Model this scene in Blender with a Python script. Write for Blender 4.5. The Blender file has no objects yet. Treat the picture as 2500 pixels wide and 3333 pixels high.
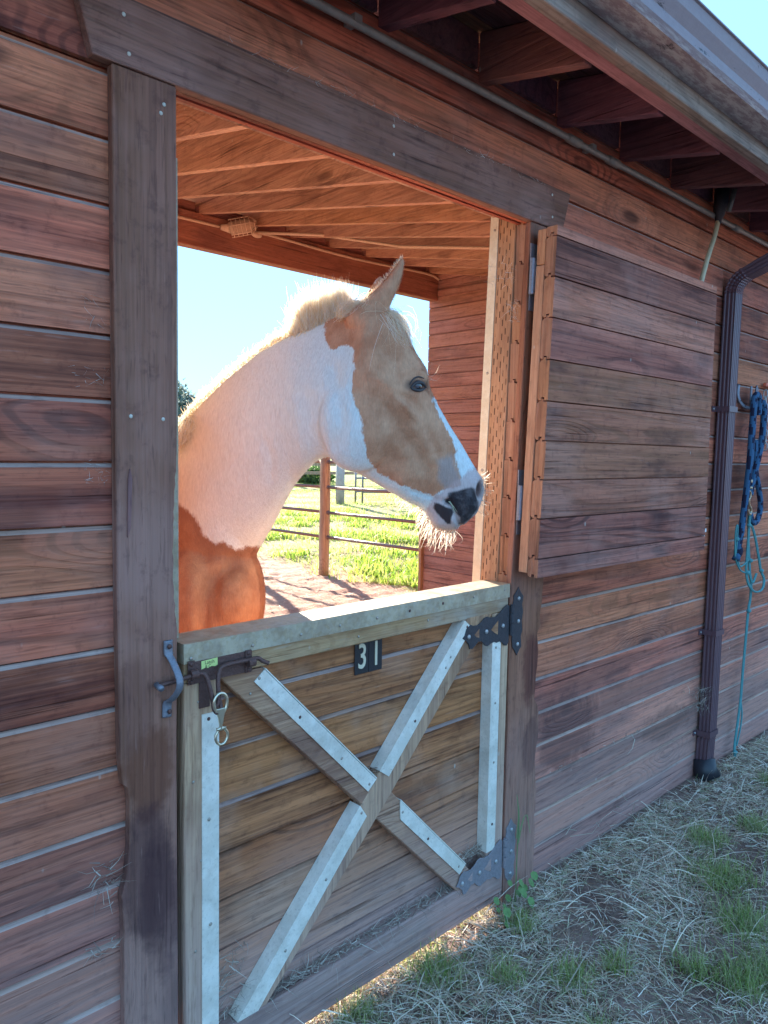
import bpy, bmesh, math, random
import numpy as np
from mathutils import Vector, Matrix, noise
from mathutils.bvhtree import BVHTree
random.seed(7); rng = np.random.default_rng(7)
S = bpy.context.scene
C = S.collection
# ------------------------------------------------------------------ camera, sky, sun, exposure
RT = np.array((0.72234, -0.69126, 0.01793)); FW = np.array((0.68971, 0.72001, -0.07679))
FW /= np.linalg.norm(FW); RT -= FW * RT.dot(FW); RT /= np.linalg.norm(RT); UP = np.cross(RT, FW)
CP = np.array((0.0, -1.5, 1.5)); FPX = 2474.7
cd = bpy.data.cameras.new('camera'); cam = bpy.data.objects.new('camera', cd); C.objects.link(cam)
M4 = Matrix(((RT[0], UP[0], -FW[0], CP[0]), (RT[1], UP[1], -FW[1], CP[1]), (RT[2], UP[2], -FW[2], CP[2]), (0, 0, 0, 1)))
cam.matrix_world = M4
cd.sensor_fit = 'VERTICAL'; cd.sensor_height = 36; cd.sensor_width = 27; cd.lens = FPX / 3333 * 36
cd.clip_start = 0.05; cd.clip_end = 2000
S.camera = cam
SUN_AZ = math.atan2(0.37, 0.93); SUN_EL = math.radians(15)
w = bpy.data.worlds.new('World'); S.world = w; w.use_nodes = True
nt = w.node_tree; bg = nt.nodes['Background']
sky = nt.nodes.new('ShaderNodeTexSky'); sky.sky_type = 'NISHITA'; sky.sun_disc = False
sky.sun_elevation = SUN_EL; sky.sun_rotation = SUN_AZ
sky.air_density = 1.0; sky.dust_density = 0.0; sky.ozone_density = 2.5
gm = nt.nodes.new('ShaderNodeGamma'); gm.inputs[1].default_value = 0.27          # uniform curve on the sky light itself: dimmer near the sun, more fill opposite
tn = nt.nodes.new('ShaderNodeMix'); tn.data_type = 'RGBA'; tn.blend_type = 'MULTIPLY'; tn.inputs[0].default_value = 1.0; tn.inputs[7].default_value = (0.39, 0.72, 1.10, 1)
nt.links.new(sky.outputs[0], gm.inputs[0]); nt.links.new(gm.outputs[0], tn.inputs[6]); nt.links.new(tn.outputs[2], bg.inputs[0]); bg.inputs[1].default_value = 0.15
sl = bpy.data.lights.new('sun', 'SUN'); sun = bpy.data.objects.new('sun', sl); C.objects.link(sun)
sl.energy = 3.3; sl.angle = math.radians(0.6); sl.color = (1.0, 0.91, 0.78)
sv = Vector((math.sin(SUN_AZ) * math.cos(SUN_EL), math.cos(SUN_AZ) * math.cos(SUN_EL), math.sin(SUN_EL)))
sun.rotation_euler = sv.to_track_quat('Z', 'Y').to_euler(); sun.location = (6, 14, 9)
S.view_settings.view_transform = 'Standard'; S.view_settings.look = 'None'
S.view_settings.exposure = 3.18; S.view_settings.gamma = 1.0
S.render.engine = 'CYCLES'
S.cycles.max_bounces = 7; S.cycles.diffuse_bounces = 5; S.cycles.transmission_bounces = 4; S.cycles.transparent_max_bounces = 6
S.cycles.use_denoising = True
try: S.cycles.denoising_prefilter = 'ACCURATE'; S.cycles.denoising_input_passes = 'RGB_ALBEDO_NORMAL'
except Exception: pass

# ------------------------------------------------------------------ helpers
def at(px, py, Z):
    """point of the place seen at a given bearing, Z metres ahead (measured off the survey frame)"""
    return CP + Z * (FW + (px - 1250) / FPX * RT - (py - 1666.5) / FPX * UP)
def pj(P):
    d = np.asarray(P, float) - CP; z = d @ FW
    return np.stack([1250 + FPX * (d @ RT) / z, 1666.5 - FPX * (d @ UP) / z], -1)

def link(o, parent=None, loc=None):
    C.objects.link(o)
    if parent is not None:
        o.parent = parent
        if parent.type == 'EMPTY': o.matrix_parent_inverse = Matrix.Translation(-Vector(parent.location))
    return o
def thing(name, label, cat, loc, group=None):
    o = bpy.data.objects.new(name, None); C.objects.link(o); o.location = loc
    o.empty_display_size = 0.1
    o['label'] = label; o['category'] = cat
    if group: o['group'] = group
    return o
def tag(o, label, cat, group=None):
    o['label'] = label; o['category'] = cat
    if group: o['group'] = group
    return o

class MB:
    def __init__(s): s.v = []; s.f = []; s.m = []
    def add(s, vs, fs, m=0):
        b = len(s.v); s.v += [tuple(v) for v in vs]; s.f += [tuple(b + i for i in f) for f in fs]
        s.m += [m] * len(fs) if isinstance(m, int) else list(m); return s
    def box(s, x0, x1, y0, y1, z0, z1, m=0):
        vs = [(x0, y0, z0), (x1, y0, z0), (x1, y1, z0), (x0, y1, z0), (x0, y0, z1), (x1, y0, z1), (x1, y1, z1), (x0, y1, z1)]
        return s.add(vs, [(0, 3, 2, 1), (4, 5, 6, 7), (0, 1, 5, 4), (1, 2, 6, 5), (2, 3, 7, 6), (3, 0, 4, 7)], m)
    def prism(s, poly, y0, y1, m=0, plane='xz', tf=None):
        n = len(poly)
        def p(a, b, c):
            if plane == 'xz': q = (a, c, b)
            elif plane == 'yz': q = (c, a, b)
            else: q = (a, b, c)
            return tf(q) if tf else q
        vs = [p(a, b, y0) for a, b in poly] + [p(a, b, y1) for a, b in poly]
        fs = [tuple(range(n)), tuple(range(2 * n - 1, n - 1, -1))]
        fs += [(i, i + n, (i + 1) % n + n, (i + 1) % n) for i in range(n)]
        return s.add(vs, fs, m)
    def tube(s, path, r, n=8, m=0, closed=False, cap=True, flat=None, mats=None):
        P = [Vector(p) for p in path]; k = len(P)
        R = r if isinstance(r, (list, tuple)) else [r] * k
        up = Vector((0, 0, 1)); rings = []; prev = None
        for i in range(k):
            a = P[(i - 1) % k] if (closed or i > 0) else P[i]; b = P[(i + 1) % k] if (closed or i < k - 1) else P[i]
            t = (b - a).normalized()
            if prev is None:
                q = t.cross(Vector((0, 1, 0)))
                if q.length < 0.2: q = t.cross(Vector((1, 0, 0)))
                q.normalize()
            else:
                q = prev - t * prev.dot(t); q.normalize()
            prev = q; w_ = t.cross(q)
            fl = flat if flat else 1.0
            rings.append([P[i] + q * math.cos(j * 2 * math.pi / n) * R[i] + w_ * math.sin(j * 2 * math.pi / n) * R[i] * fl for j in range(n)])
        vs = [v for rg in rings for v in rg]; fs = []; mm = []
        for i in range(k if closed else k - 1):
            for j in range(n):
                a = i * n + j; b = i * n + (j + 1) % n; c2 = ((i + 1) % k) * n + (j + 1) % n; d = ((i + 1) % k) * n + j
                fs.append((a, b, c2, d)); mm.append(mats(i, j) if mats else m)
        if cap and not closed:
            fs.append(tuple(range(n - 1, -1, -1))); mm.append(m); fs.append(tuple(range((k - 1) * n, k * n))); mm.append(m)
        return s.add(vs, fs, mm)
    def sphere(s, c, r, n=8, m=0, sc=(1, 1, 1)):
        vs = []; fs = []
        for i in range(n + 1):
            th = math.pi * i / n
            for j in range(n):
                ph = 2 * math.pi * j / n
                vs.append((c[0] + r * sc[0] * math.sin(th) * math.cos(ph), c[1] + r * sc[1] * math.sin(th) * math.sin(ph), c[2] + r * sc[2] * math.cos(th)))
        for i in range(n):
            for j in range(n):
                fs.append((i * n + j, (i + 1) * n + j, (i + 1) * n + (j + 1) % n, i * n + (j + 1) % n))
        return s.add(vs, fs, m)
    def build(s, name, mats, parent=None, smooth=False, bevel=0, clean=False):
        me = bpy.data.meshes.new(name); me.from_pydata(s.v, [], s.f)
        if not isinstance(mats, (list, tuple)): mats = [mats]
        for m in mats: me.materials.append(m)
        for p, m in zip(me.polygons, s.m): p.material_index = m
        bm = bmesh.new(); bm.from_mesh(me)
        if clean: bmesh.ops.remove_doubles(bm, verts=bm.verts, dist=1e-5)
        bmesh.ops.recalc_face_normals(bm, faces=bm.faces); bm.to_mesh(me); bm.free()
        if smooth:
            for p in me.polygons: p.use_smooth = True
        o = bpy.data.objects.new(name, me); link(o, parent)
        if bevel:
            b = o.modifiers.new('b', 'BEVEL'); b.width = bevel; b.segments = 1; b.limit_method = 'ANGLE'; b.angle_limit = 0.6
        return o

def curve_pts(pts, n=6):
    """Catmull-Rom through the points"""
    P = [Vector(p) for p in pts]; out = []
    for i in range(len(P) - 1):
        a = P[max(i - 1, 0)]; b = P[i]; c_ = P[i + 1]; d = P[min(i + 2, len(P) - 1)]
        for k in range(n):
            t = k / n
            out.append(0.5 * ((2 * b) + (c_ - a) * t + (2 * a - 5 * b + 4 * c_ - d) * t * t + (3 * b - a - 3 * c_ + d) * t ** 3))
    out.append(P[-1]); return out

def ribbons(name, pts, width, side, tint, mat, parent=None, extra=None):
    """pts N,K,3 ; width N ; side N,3 ; tapered strips joined in one mesh"""
    N, K, _ = pts.shape
    prof = np.linspace(1, 0.15, K) if K > 2 else np.array([1, 0.3])
    off = side[:, None, :] * width[:, None, None] * prof[None, :, None] * 0.5
    V = np.stack([pts - off, pts + off], 2).reshape(-1, 3)
    base = (np.arange(N) * K * 2)[:, None] + (np.arange(K - 1) * 2)[None, :]
    F = np.stack([base, base + 1, base + 3, base + 2], -1).reshape(-1, 4)
    me = bpy.data.meshes.new(name)
    me.vertices.add(len(V)); me.vertices.foreach_set('co', V.ravel().astype(np.float32))
    me.loops.add(F.size); me.loops.foreach_set('vertex_index', F.ravel().astype(np.int32))
    me.polygons.add(len(F)); me.polygons.foreach_set('loop_start', (np.arange(len(F)) * 4).astype(np.int32))
    me.polygons.foreach_set('loop_total', np.full(len(F), 4, np.int32))
    me.update(calc_edges=True)
    a = me.color_attributes.new('tint', 'FLOAT_COLOR', 'POINT')
    col = np.concatenate([np.repeat(tint, K * 2, axis=0), np.ones((N * K * 2, 1))], 1)
    a.data.foreach_set('color', col.ravel().astype(np.float32))
    if extra:
        for k_, arr in extra.items():
            at_ = me.attributes.new(k_, 'FLOAT', 'POINT'); at_.data.foreach_set('value', np.repeat(arr, K * 2).astype(np.float32))
    me.materials.append(mat)
    o = bpy.data.objects.new(name, me); link(o, parent); return o

def font_mesh(fo, name, parent):
    bpy.context.view_layer.update()
    me = bpy.data.meshes.new_from_object(fo.evaluated_get(bpy.context.evaluated_depsgraph_get())); me.name = name
    me.transform(Matrix.Translation(fo.location) @ fo.rotation_euler.to_matrix().to_4x4() @ Matrix.Diagonal((*fo.scale, 1)))
    bpy.data.objects.remove(fo); o = bpy.data.objects.new(name, me); link(o, parent); return o
# ------------------------------------------------------------------ materials
class NT:
    def __init__(s, name):
        s.m = bpy.data.materials.new(name); s.m.use_nodes = True; s.t = s.m.node_tree
        s.b = s.t.nodes['Principled BSDF']
    def n(s, typ, **kw):
        nd = s.t.nodes.new(typ)
        for k, v in kw.items():
            if k.startswith('i_'):
                key = k[2:]; key = int(key) if key.isdigit() else key.replace('_', ' ')
                if isinstance(v, bpy.types.NodeSocket): s.t.links.new(v, nd.inputs[key])
                else: nd.inputs[key].default_value = v
            else: setattr(nd, k, v)
        return nd
    def l(s, a, b): s.t.links.new(a, b)
    def math(s, op, a, b=None, c=None, clamp=False):
        nd = s.t.nodes.new('ShaderNodeMath'); nd.operation = op; nd.use_clamp = clamp
        for i, v in enumerate((a, b, c)):
            if v is None: continue
            if isinstance(v, bpy.types.NodeSocket): s.l(v, nd.inputs[i])
            else: nd.inputs[i].default_value = v
        return nd.outputs[0]
    def mr(s, v, a, b, c=0.0, d=1.0, smooth=True):
        nd = s.t.nodes.new('ShaderNodeMapRange'); nd.interpolation_type = 'SMOOTHSTEP' if smooth else 'LINEAR'
        s.l(v, nd.inputs[0]); nd.inputs[1].default_value = a; nd.inputs[2].default_value = b; nd.inputs[3].default_value = c; nd.inputs[4].default_value = d
        return nd.outputs[0]
    def mix(s, f, a, b, mode='MIX'):
        nd = s.t.nodes.new('ShaderNodeMix'); nd.data_type = 'RGBA'; nd.blend_type = mode
        for sock, v in ((nd.inputs[0], f), (nd.inputs[6], a), (nd.inputs[7], b)):
            if isinstance(v, bpy.types.NodeSocket): s.l(v, sock)
            elif isinstance(v, (int, float)): sock.default_value = v
            else: sock.default_value = (*v, 1) if len(v) == 3 else v
        return nd.outputs[2]
    def vmath(s, op, a, b):
        nd = s.t.nodes.new('ShaderNodeVectorMath'); nd.operation = op
        for i, v in enumerate((a, b)):
            if isinstance(v, bpy.types.NodeSocket): s.l(v, nd.inputs[i])
            else: nd.inputs[i].default_value = v
        return nd.outputs[0]
    def noise(s, vec, scale, detail=2, rough=0.5, dist=0.0):
        return s.n('ShaderNodeTexNoise', i_Vector=vec, i_Scale=scale, i_Detail=detail, i_Roughness=rough, i_Distortion=dist).outputs[0]
    def bump(s, h, strength=0.3, dist=0.01):
        b = s.n('ShaderNodeBump', i_Height=h, i_Strength=strength, i_Distance=dist); s.l(b.outputs[0], s.b.inputs['Normal'])

def plain(name, col, rough=0.6, metal=0.0, bump=0.0, bscale=60, var=0.0):
    t = NT(name); t.b.inputs['Roughness'].default_value = rough; t.b.inputs['Metallic'].default_value = metal
    pos = t.n('ShaderNodeNewGeometry').outputs['Position']
    nz = t.noise(pos, bscale, 3, 0.6)
    if var:
        dk = tuple(c * (1 - var) for c in col); lt = tuple(min(1, c * (1 + var)) for c in col)
        t.l(t.mix(nz, dk, lt), t.b.inputs['Base Color'])
    else: t.b.inputs['Base Color'].default_value = (*col, 1)
    if bump: t.bump(nz, bump, 0.004)
    return t.m

def wood(name, a, b, dark, axis='X', grey=(0.46, 0.27, 0.23), greyamt=0.35, rough=0.72, huev=0.6, dirt=0.0, dirtz=(0.35, 1.15), ring=1.0, knots=True, stain=None, wear=None, incised=False, bumpk=0.85, varr=0.42):
    t = NT(name); b_ = t.b
    pos = t.n('ShaderNodeNewGeometry').outputs['Position']
    rnd = t.n('ShaderNodeObjectInfo').outputs['Random']
    off = t.n('ShaderNodeCombineXYZ', i_0=t.math('MULTIPLY', rnd, 37.0), i_1=t.math('MULTIPLY', rnd, 11.0), i_2=t.math('MULTIPLY', rnd, 23.0)).outputs[0]
    P = t.vmath('ADD', pos, off)
    sc = {'X': (0.55, 7, 7), 'Z': (7, 7, 0.55), 'Y': (7, 0.55, 7)}[axis]
    kc = {'X': (1.9, 5.2, 5.2), 'Z': (5.2, 5.2, 1.9), 'Y': (5.2, 1.9, 5.2)}[axis]
    fc = {'X': (3, 150, 150), 'Z': (150, 150, 3), 'Y': (150, 3, 150)}[axis]
    Ps = t.vmath('MULTIPLY', P, sc)
    n1 = t.noise(Ps, 0.8, 2, 0.42, 0.15)
    if knots:
        Pk = t.vmath('MULTIPLY', P, kc)
        vo = t.n('ShaderNodeTexVoronoi', i_Vector=Pk, i_Scale=0.62, i_Randomness=1.0)
        kd = vo.outputs['Distance']
        near = t.mr(kd, 0.0, 0.34, 1.0, 0.0)
        n1 = t.math('ADD', n1, t.math('MULTIPLY', near, 0.42))
    rings = t.math('SINE', t.math('MULTIPLY', n1, 78.0))
    rings = t.mr(rings, 0.0, 0.95)
    fine = t.noise(t.vmath('MULTIPLY', P, fc), 1.0, 2, 0.6)
    broad = t.noise(t.vmath('MULTIPLY', P, tuple(x * 0.6 for x in sc)), 1.3, 3, 0.6)
    col = t.mix(t.math('MULTIPLY', rings, 0.62 * ring), a, dark)
    col = t.mix(t.mr(broad, 0.3, 0.7), col, b)
    col = t.mix(t.math('MULTIPLY', t.mr(fine, 0.35, 0.75), 0.5), col, dark)
    # per board tone
    hv = t.n('ShaderNodeHueSaturation', i_Value=t.mr(rnd, 0, 1, 1 - varr, 1 + varr, False), i_Saturation=1.0, i_Color=col); col = hv.outputs[0]
    r2 = t.math('FRACT', t.math('MULTIPLY', rnd, 7.31)); col = t.mix(t.math('MULTIPLY', t.mr(r2, 0.35, 1.0, 0.0, 1.0, False), huev), col, t.mix(0.6, col, (0.42, 0.19, 0.065)))
    bl = t.noise(P, 2.3, 4, 0.62)
    blo = t.noise(t.vmath('MULTIPLY', P, tuple(x ** 0.35 for x in sc)), 3.1, 4, 0.6)
    col = t.mix(t.math('MULTIPLY', t.mr(blo, 0.50, 0.74), 0.62), col, tuple(x * 0.8 for x in dark))
    g = t.math('MULTIPLY', t.mr(bl, 0.44, 0.72), greyamt)
    col = t.mix(g, col, grey)
    sp = t.noise(pos, 26.0, 4, 0.7)
    col = t.mix(t.math('MULTIPLY', t.mr(sp, 0.52, 0.72), 0.35), col, dark)
    if knots:
        kn = t.mr(kd, 0.045, 0.105, 1.0, 0.0)
        col = t.mix(t.math('MULTIPLY', kn, 0.75), col, tuple(x * 0.5 for x in dark))
    sx = t.n('ShaderNodeSeparateXYZ', i_0=pos)
    X, Y_, Z_ = sx.outputs
    if dirt:
        dz = t.math('ADD', Z_, t.math('MULTIPLY', bl, 0.5))
        col = t.mix(t.math('MULTIPLY', t.mr(dz, dirtz[0], dirtz[1], 1.0, 0.0), dirt), col, (0.47, 0.33, 0.31))
    if stain:
        for (cx, cz, rx, rz, c3, am) in stain:
            dx = t.math('DIVIDE', t.math('SUBTRACT', X, cx), rx); dz2 = t.math('DIVIDE', t.math('SUBTRACT', Z_, cz), rz)
            d = t.math('SQRT', t.math('ADD', t.math('MULTIPLY', dx, dx), t.math('MULTIPLY', dz2, dz2)))
            d = t.math('ADD', d, t.math('MULTIPLY', t.math('SUBTRACT', t.noise(pos, 9.0, 4, 0.7), 0.5), 1.5))
            col = t.mix(t.math('MULTIPLY', t.mr(d, 0.7, 1.15, 1.0, 0.0), am), col, c3)
    tick = t.noise(t.vmath('MULTIPLY', P, tuple(x * 0.8 if x > 10 else x * 3.5 for x in fc)), 1.0, 2, 0.7)
    col = t.mix(t.math('MULTIPLY', t.mr(tick, 0.56, 0.68), 0.32), col, tuple(x * 0.7 for x in dark))
    col = t.mix(t.math('MULTIPLY', t.mr(tick, 0.36, 0.26), 0.22), col, grey)
    mid = t.noise(t.vmath('MULTIPLY', P, tuple(x * 0.33 for x in fc)), 1.0, 3, 0.7, 0.3)
    col = t.mix(t.math('MULTIPLY', t.mr(mid, 0.48, 0.66), 0.26), col, dark)
    col = t.mix(t.math('MULTIPLY', t.mr(mid, 0.52, 0.34), 0.16), col, b)
    ck = t.noise(t.vmath('MULTIPLY', P, tuple(x * 0.5 for x in fc)), 0.35, 3, 0.7, 0.2)
    crack = t.math('MULTIPLY', t.mr(ck, 0.60, 0.66), t.mr(blo, 0.35, 0.6))
    col = t.mix(t.math('MULTIPLY', crack, 0.6), col, tuple(x * 0.5 for x in dark))
    # pale specks: splashes and scratches
    vs = t.n('ShaderNodeTexVoronoi', i_Vector=t.vmath('MULTIPLY', P, (9, 9, 5)), i_Scale=1.0)
    spk = t.math('MULTIPLY', t.mr(vs.outputs['Distance'], 0.02, 0.05, 1.0, 0.0), 0.6)
    col = t.mix(spk, col, (0.5, 0.46, 0.40))
    h = t.math('ADD', t.math('MULTIPLY', rings, -0.5 * ring), t.math('MULTIPLY', fine, -0.7)); h = t.math('SUBTRACT', h, t.math('MULTIPLY', crack, 1.2))
    if incised:
        br = t.n('ShaderNodeTexBrick', i_Vector=t.n('ShaderNodeCombineXYZ', i_0=t.math('MULTIPLY', Z_, 1.0), i_1=t.math('MULTIPLY', Y_, 1.0), i_2=0.0).outputs[0], i_Scale=1.0)
        # rows of short slots down the post
        row = t.math('MULTIPLY', Y_, 75.0)
        rid = t.math('FLOOR', row); rf = t.math('ABSOLUTE', t.math('SUBTRACT', t.math('FRACT', row), 0.5))
        zz = t.math('ADD', t.math('MULTIPLY', Z_, 22.0), t.math('MULTIPLY', rid, 0.37))
        zf = t.math('FRACT', zz)
        slot = t.math('MULTIPLY', t.mr(rf, 0.06, 0.14, 1.0, 0.0), t.math('MULTIPLY', t.mr(zf, 0.18, 0.24), t.mr(zf, 0.62, 0.68, 1.0, 0.0)))
        wob = t.mr(t.noise(t.vmath('MULTIPLY', pos, (1, 60, 14)), 1.0, 1), 0.35, 0.5)
        slot = t.math('MULTIPLY', slot, wob)
        col = t.mix(t.math('MULTIPLY', slot, 0.85), col, (0.02, 0.01, 0.008))
        h = t.math('SUBTRACT', h, t.math('MULTIPLY', slot, 2.0))
    t.l(col, b_.inputs['Base Color'])
    b_.inputs['Roughness'].default_value = rough
    b_.inputs['Specular IOR Level'].default_value = 0.25
    t.bump(h, bumpk, 0.0025)
    return t.m

STAIN_R = [(2.40, 0.50, 0.20, 0.16, (0.10, 0.05, 0.05), 0.6), (2.75, 0.62, 0.10, 0.05, (0.10, 0.05, 0.05), 0.35), (3.2, 0.33, 0.25, 0.07, (0.06, 0.035, 0.03), 0.4)]
W_wall = wood('stained siding', (0.47, 0.116, 0.070), (0.70, 0.235, 0.130), (0.060, 0.013, 0.014), 'X', greyamt=0.30, dirt=0.55, stain=STAIN_R)
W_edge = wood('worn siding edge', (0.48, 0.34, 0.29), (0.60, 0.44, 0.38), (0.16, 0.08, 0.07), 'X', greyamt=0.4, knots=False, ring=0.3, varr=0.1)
W_shut = wood('shutter boards', (0.43, 0.130, 0.092), (0.65, 0.25, 0.17), (0.060, 0.016, 0.019), 'X', greyamt=0.35, ring=1.2)
W_end = wood('sawn board ends', (0.38, 0.19, 0.115), (0.46, 0.25, 0.16), (0.18, 0.075, 0.045), 'Z', greyamt=0.15, knots=False, ring=0.8, varr=0.15)
W_batt = wood('shutter batten', (0.48, 0.26, 0.155), (0.58, 0.34, 0.21), (0.26, 0.12, 0.07), 'Z', greyamt=0.1, knots=False, ring=0.8, varr=0.08)
W_trim = wood('weathered trim', (0.185, 0.078, 0.074), (0.30, 0.15, 0.14), (0.045, 0.016, 0.020), 'Z', greyamt=0.45, dirt=0.25, varr=0.05,
              stain=[(0.74, 0.82, 0.06, 0.10, (0.15, 0.05, 0.025), 0.7), (0.735, 0.58, 0.07, 0.15, (0.06, 0.025, 0.03), 0.6), (0.76, 0.50, 0.05, 0.16, (0.05, 0.022, 0.03), 0.5), (0.70, 0.95, 0.05, 0.10, (0.16, 0.07, 0.05), 0.5)])
W_trimr = wood('weathered trim by the hinges', (0.24, 0.085, 0.060), (0.36, 0.155, 0.11), (0.07, 0.02, 0.018), 'Z', greyamt=0.3, dirt=0.3, varr=0.05,
               stain=[(2.12, 0.78, 0.05, 0.13, (0.12, 0.03, 0.025), 0.65), (2.13, 0.50, 0.05, 0.10, (0.07, 0.03, 0.035), 0.5)])
W_lint = wood('weathered lintel', (0.185, 0.078, 0.072), (0.29, 0.145, 0.135), (0.045, 0.017, 0.021), 'X', greyamt=0.40, ring=1.4, varr=0.05)
W_raft = wood('rafter timber', (0.40, 0.215, 0.15), (0.52, 0.31, 0.215), (0.17, 0.075, 0.055), 'Y', greyamt=0.06, varr=0.14, ring=0.9)
W_beam = wood('beam timber', (0.26, 0.11, 0.10), (0.34, 0.155, 0.14), (0.12, 0.045, 0.045), 'X', greyamt=0.08, varr=0.05)
W_tail = wood('eave timber', (0.22, 0.085, 0.115), (0.28, 0.115, 0.15), (0.10, 0.04, 0.06), 'Y', greyamt=0.10, varr=0.1, knots=False)
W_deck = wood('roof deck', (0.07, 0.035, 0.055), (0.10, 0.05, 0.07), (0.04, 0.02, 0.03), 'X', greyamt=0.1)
W_fasc = wood('eave board', (0.44, 0.20, 0.21), (0.54, 0.27, 0.27), (0.2, 0.08, 0.09), 'X', greyamt=0.3, knots=False)
W_moldy = wood('mouldy eave board', (0.34, 0.30, 0.26), (0.46, 0.42, 0.38), (0.07, 0.06, 0.06), 'X', greyamt=0.5, knots=False)
W_post = wood('incised treated post', (0.46, 0.27, 0.165), (0.54, 0.34, 0.22), (0.24, 0.12, 0.07), 'Z', greyamt=0.12, knots=False, incised=True, varr=0.05, ring=0.5)
W_part = wood('stall wall boards', (0.34, 0.16, 0.125), (0.45, 0.24, 0.185), (0.16, 0.07, 0.055), 'Y', greyamt=0.35, varr=0.2)
W_gate = wood('gate boards', (0.36, 0.112, 0.040), (0.60, 0.245, 0.105), (0.045, 0.012, 0.008), 'X', greyamt=0.55, grey=(0.58, 0.40, 0.31), dirt=0.85, dirtz=(0.20, 0.85), ring=1.1, varr=0.22)
W_rail = wood('gate rail', (0.50, 0.33, 0.17), (0.60, 0.42, 0.25), (0.22, 0.11, 0.05), 'X', grey=(0.40, 0.38, 0.34), greyamt=0.7, varr=0.05, ring=0.7)
W_stile = wood('gate stile', (0.54, 0.33, 0.19), (0.62, 0.43, 0.28), (0.24, 0.11, 0.06), 'Z', greyamt=0.5, dirt=0.6, varr=0.08)
W_brace = wood('gate brace', (0.44, 0.23, 0.12), (0.54, 0.32, 0.19), (0.15, 0.06, 0.035), 'X', greyamt=0.25, dirt=0.5, ring=1.0, varr=0.08)
W_brace2 = wood('long gate brace', (0.50, 0.28, 0.15), (0.60, 0.38, 0.24), (0.16, 0.07, 0.04), 'Z', greyamt=0.4, dirt=0.4, ring=1.2, varr=0.05, knots=False)
W_sill = wood('gate bottom rail', (0.38, 0.285, 0.28), (0.48, 0.37, 0.36), (0.18, 0.12, 0.12), 'X', greyamt=0.6, knots=False, varr=0.05)
W_fence = wood('fence post timber', (0.45, 0.28, 0.17), (0.55, 0.38, 0.25), (0.2, 0.1, 0.06), 'Z', greyamt=0.2, varr=0.1)

def galv(name, base=(0.74, 0.70, 0.60), tint2=(0.88, 0.84, 0.74), metal=0.15, rough=0.45, dirt=0.42):
    t = NT(name); pos = t.n('ShaderNodeNewGeometry').outputs['Position']
    vo = t.n('ShaderNodeTexVoronoi', i_Vector=t.vmath('MULTIPLY', pos, (1, 1, 1)), i_Scale=90.0)
    n = t.noise(pos, 18, 4, 0.7); n2 = t.noise(pos, 110, 4, 0.75)
    col = t.mix(t.mr(n, 0.35, 0.65), base, tint2)
    col = t.mix(t.math('MULTIPLY', t.mr(t.noise(pos, 7, 4, 0.7), 0.5, 0.75), dirt), col, (0.36, 0.31, 0.24))
    col = t.mix(t.math('MULTIPLY', vo.outputs['Color'], 0.12), col, (0.85, 0.9, 0.92))
    col = t.mix(t.math('MULTIPLY', t.mr(n2, 0.5, 0.8), dirt), col, (0.22, 0.20, 0.17))
    t.l(col, t.b.inputs['Base Color']); t.b.inputs['Metallic'].default_value = metal
    t.l(t.mr(n, 0.3, 0.8, rough - 0.08, rough + 0.2), t.b.inputs['Roughness']); t.bump(n2, 0.15, 0.002)
    return t.m
M_galv = galv('galvanised steel')
M_cap = galv('weathered steel capping', (0.34, 0.25, 0.15), (0.50, 0.40, 0.26), 0.2, 0.55, 0.55)
M_strip = galv('painted steel angle', (0.62, 0.50, 0.34), (0.70, 0.60, 0.44), 0.1, 0.6, 0.3)
M_screw = plain('screw', (0.44, 0.38, 0.32), 0.5, 0.6)
M_bolt = plain('bolt head', (0.42, 0.42, 0.42), 0.5, 0.5)
M_nail = plain('pale nail head', (0.62, 0.60, 0.52), 0.6)
M_black = plain('black hinge iron', (0.055, 0.055, 0.065), 0.5, 0.4, 0.3, 120, 0.4)
M_greyh = plain('dusty hinge iron', (0.24, 0.22, 0.24), 0.65, 0.2, 0.3, 120, 0.3)
M_rust = plain('rusted iron', (0.14, 0.075, 0.065), 0.6, 0.5, 0.5, 150, 0.45)
M_iron = plain('grey iron', (0.22, 0.23, 0.27), 0.5, 0.5, 0.4, 150, 0.35)
M_brass = plain('nickel brass', (0.72, 0.66, 0.50), 0.28, 0.9)
M_bronze = plain('worn bronze', (0.48, 0.36, 0.24), 0.38, 0.8)
M_plate = plain('black number plate', (0.018, 0.018, 0.022), 0.5, 0, 0.2, 200, 0.3)
M_num = plain('cream numeral', (0.66, 0.58, 0.42), 0.6, 0, 0, 80, 0.12)
M_label = plain('yellow green sticker', (0.62, 0.72, 0.25), 0.6)
M_ink = plain('black print', (0.02, 0.02, 0.02), 0.7)
M_down = plain('brown downspout', (0.13, 0.070, 0.085), 0.42, 0.1, 0.1, 40, 0.15)
M_cond = plain('grey conduit', (0.30, 0.30, 0.28), 0.5, 0.3, 0.2, 60, 0.25)
M_condi = plain('dusty conduit', (0.50, 0.38, 0.28), 0.8, 0.1, 0.5, 90, 0.3)
M_cream = plain('yellowed pipe', (0.58, 0.54, 0.36), 0.5, 0, 0.2, 30, 0.2)
M_dust = plain('dusty lamp glass', (0.38, 0.28, 0.20), 0.8, 0, 0.5, 120, 0.3)
M_pipe = plain('rusty fence pipe', (0.22, 0.13, 0.11), 0.5, 0.4, 0.4, 90, 0.4)
M_teal = plain('teal cord', (0.09, 0.30, 0.31), 0.8, 0, 0.6, 400, 0.3)
M_ropeb = plain('blue rope', (0.04, 0.12, 0.23), 0.9, 0, 0.6, 500, 0.4)
M_ropen = plain('navy rope', (0.012, 0.014, 0.045), 0.9, 0, 0.6, 500, 0.4)
M_white = plain('white steel hook', (0.72, 0.72, 0.72), 0.5)
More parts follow.
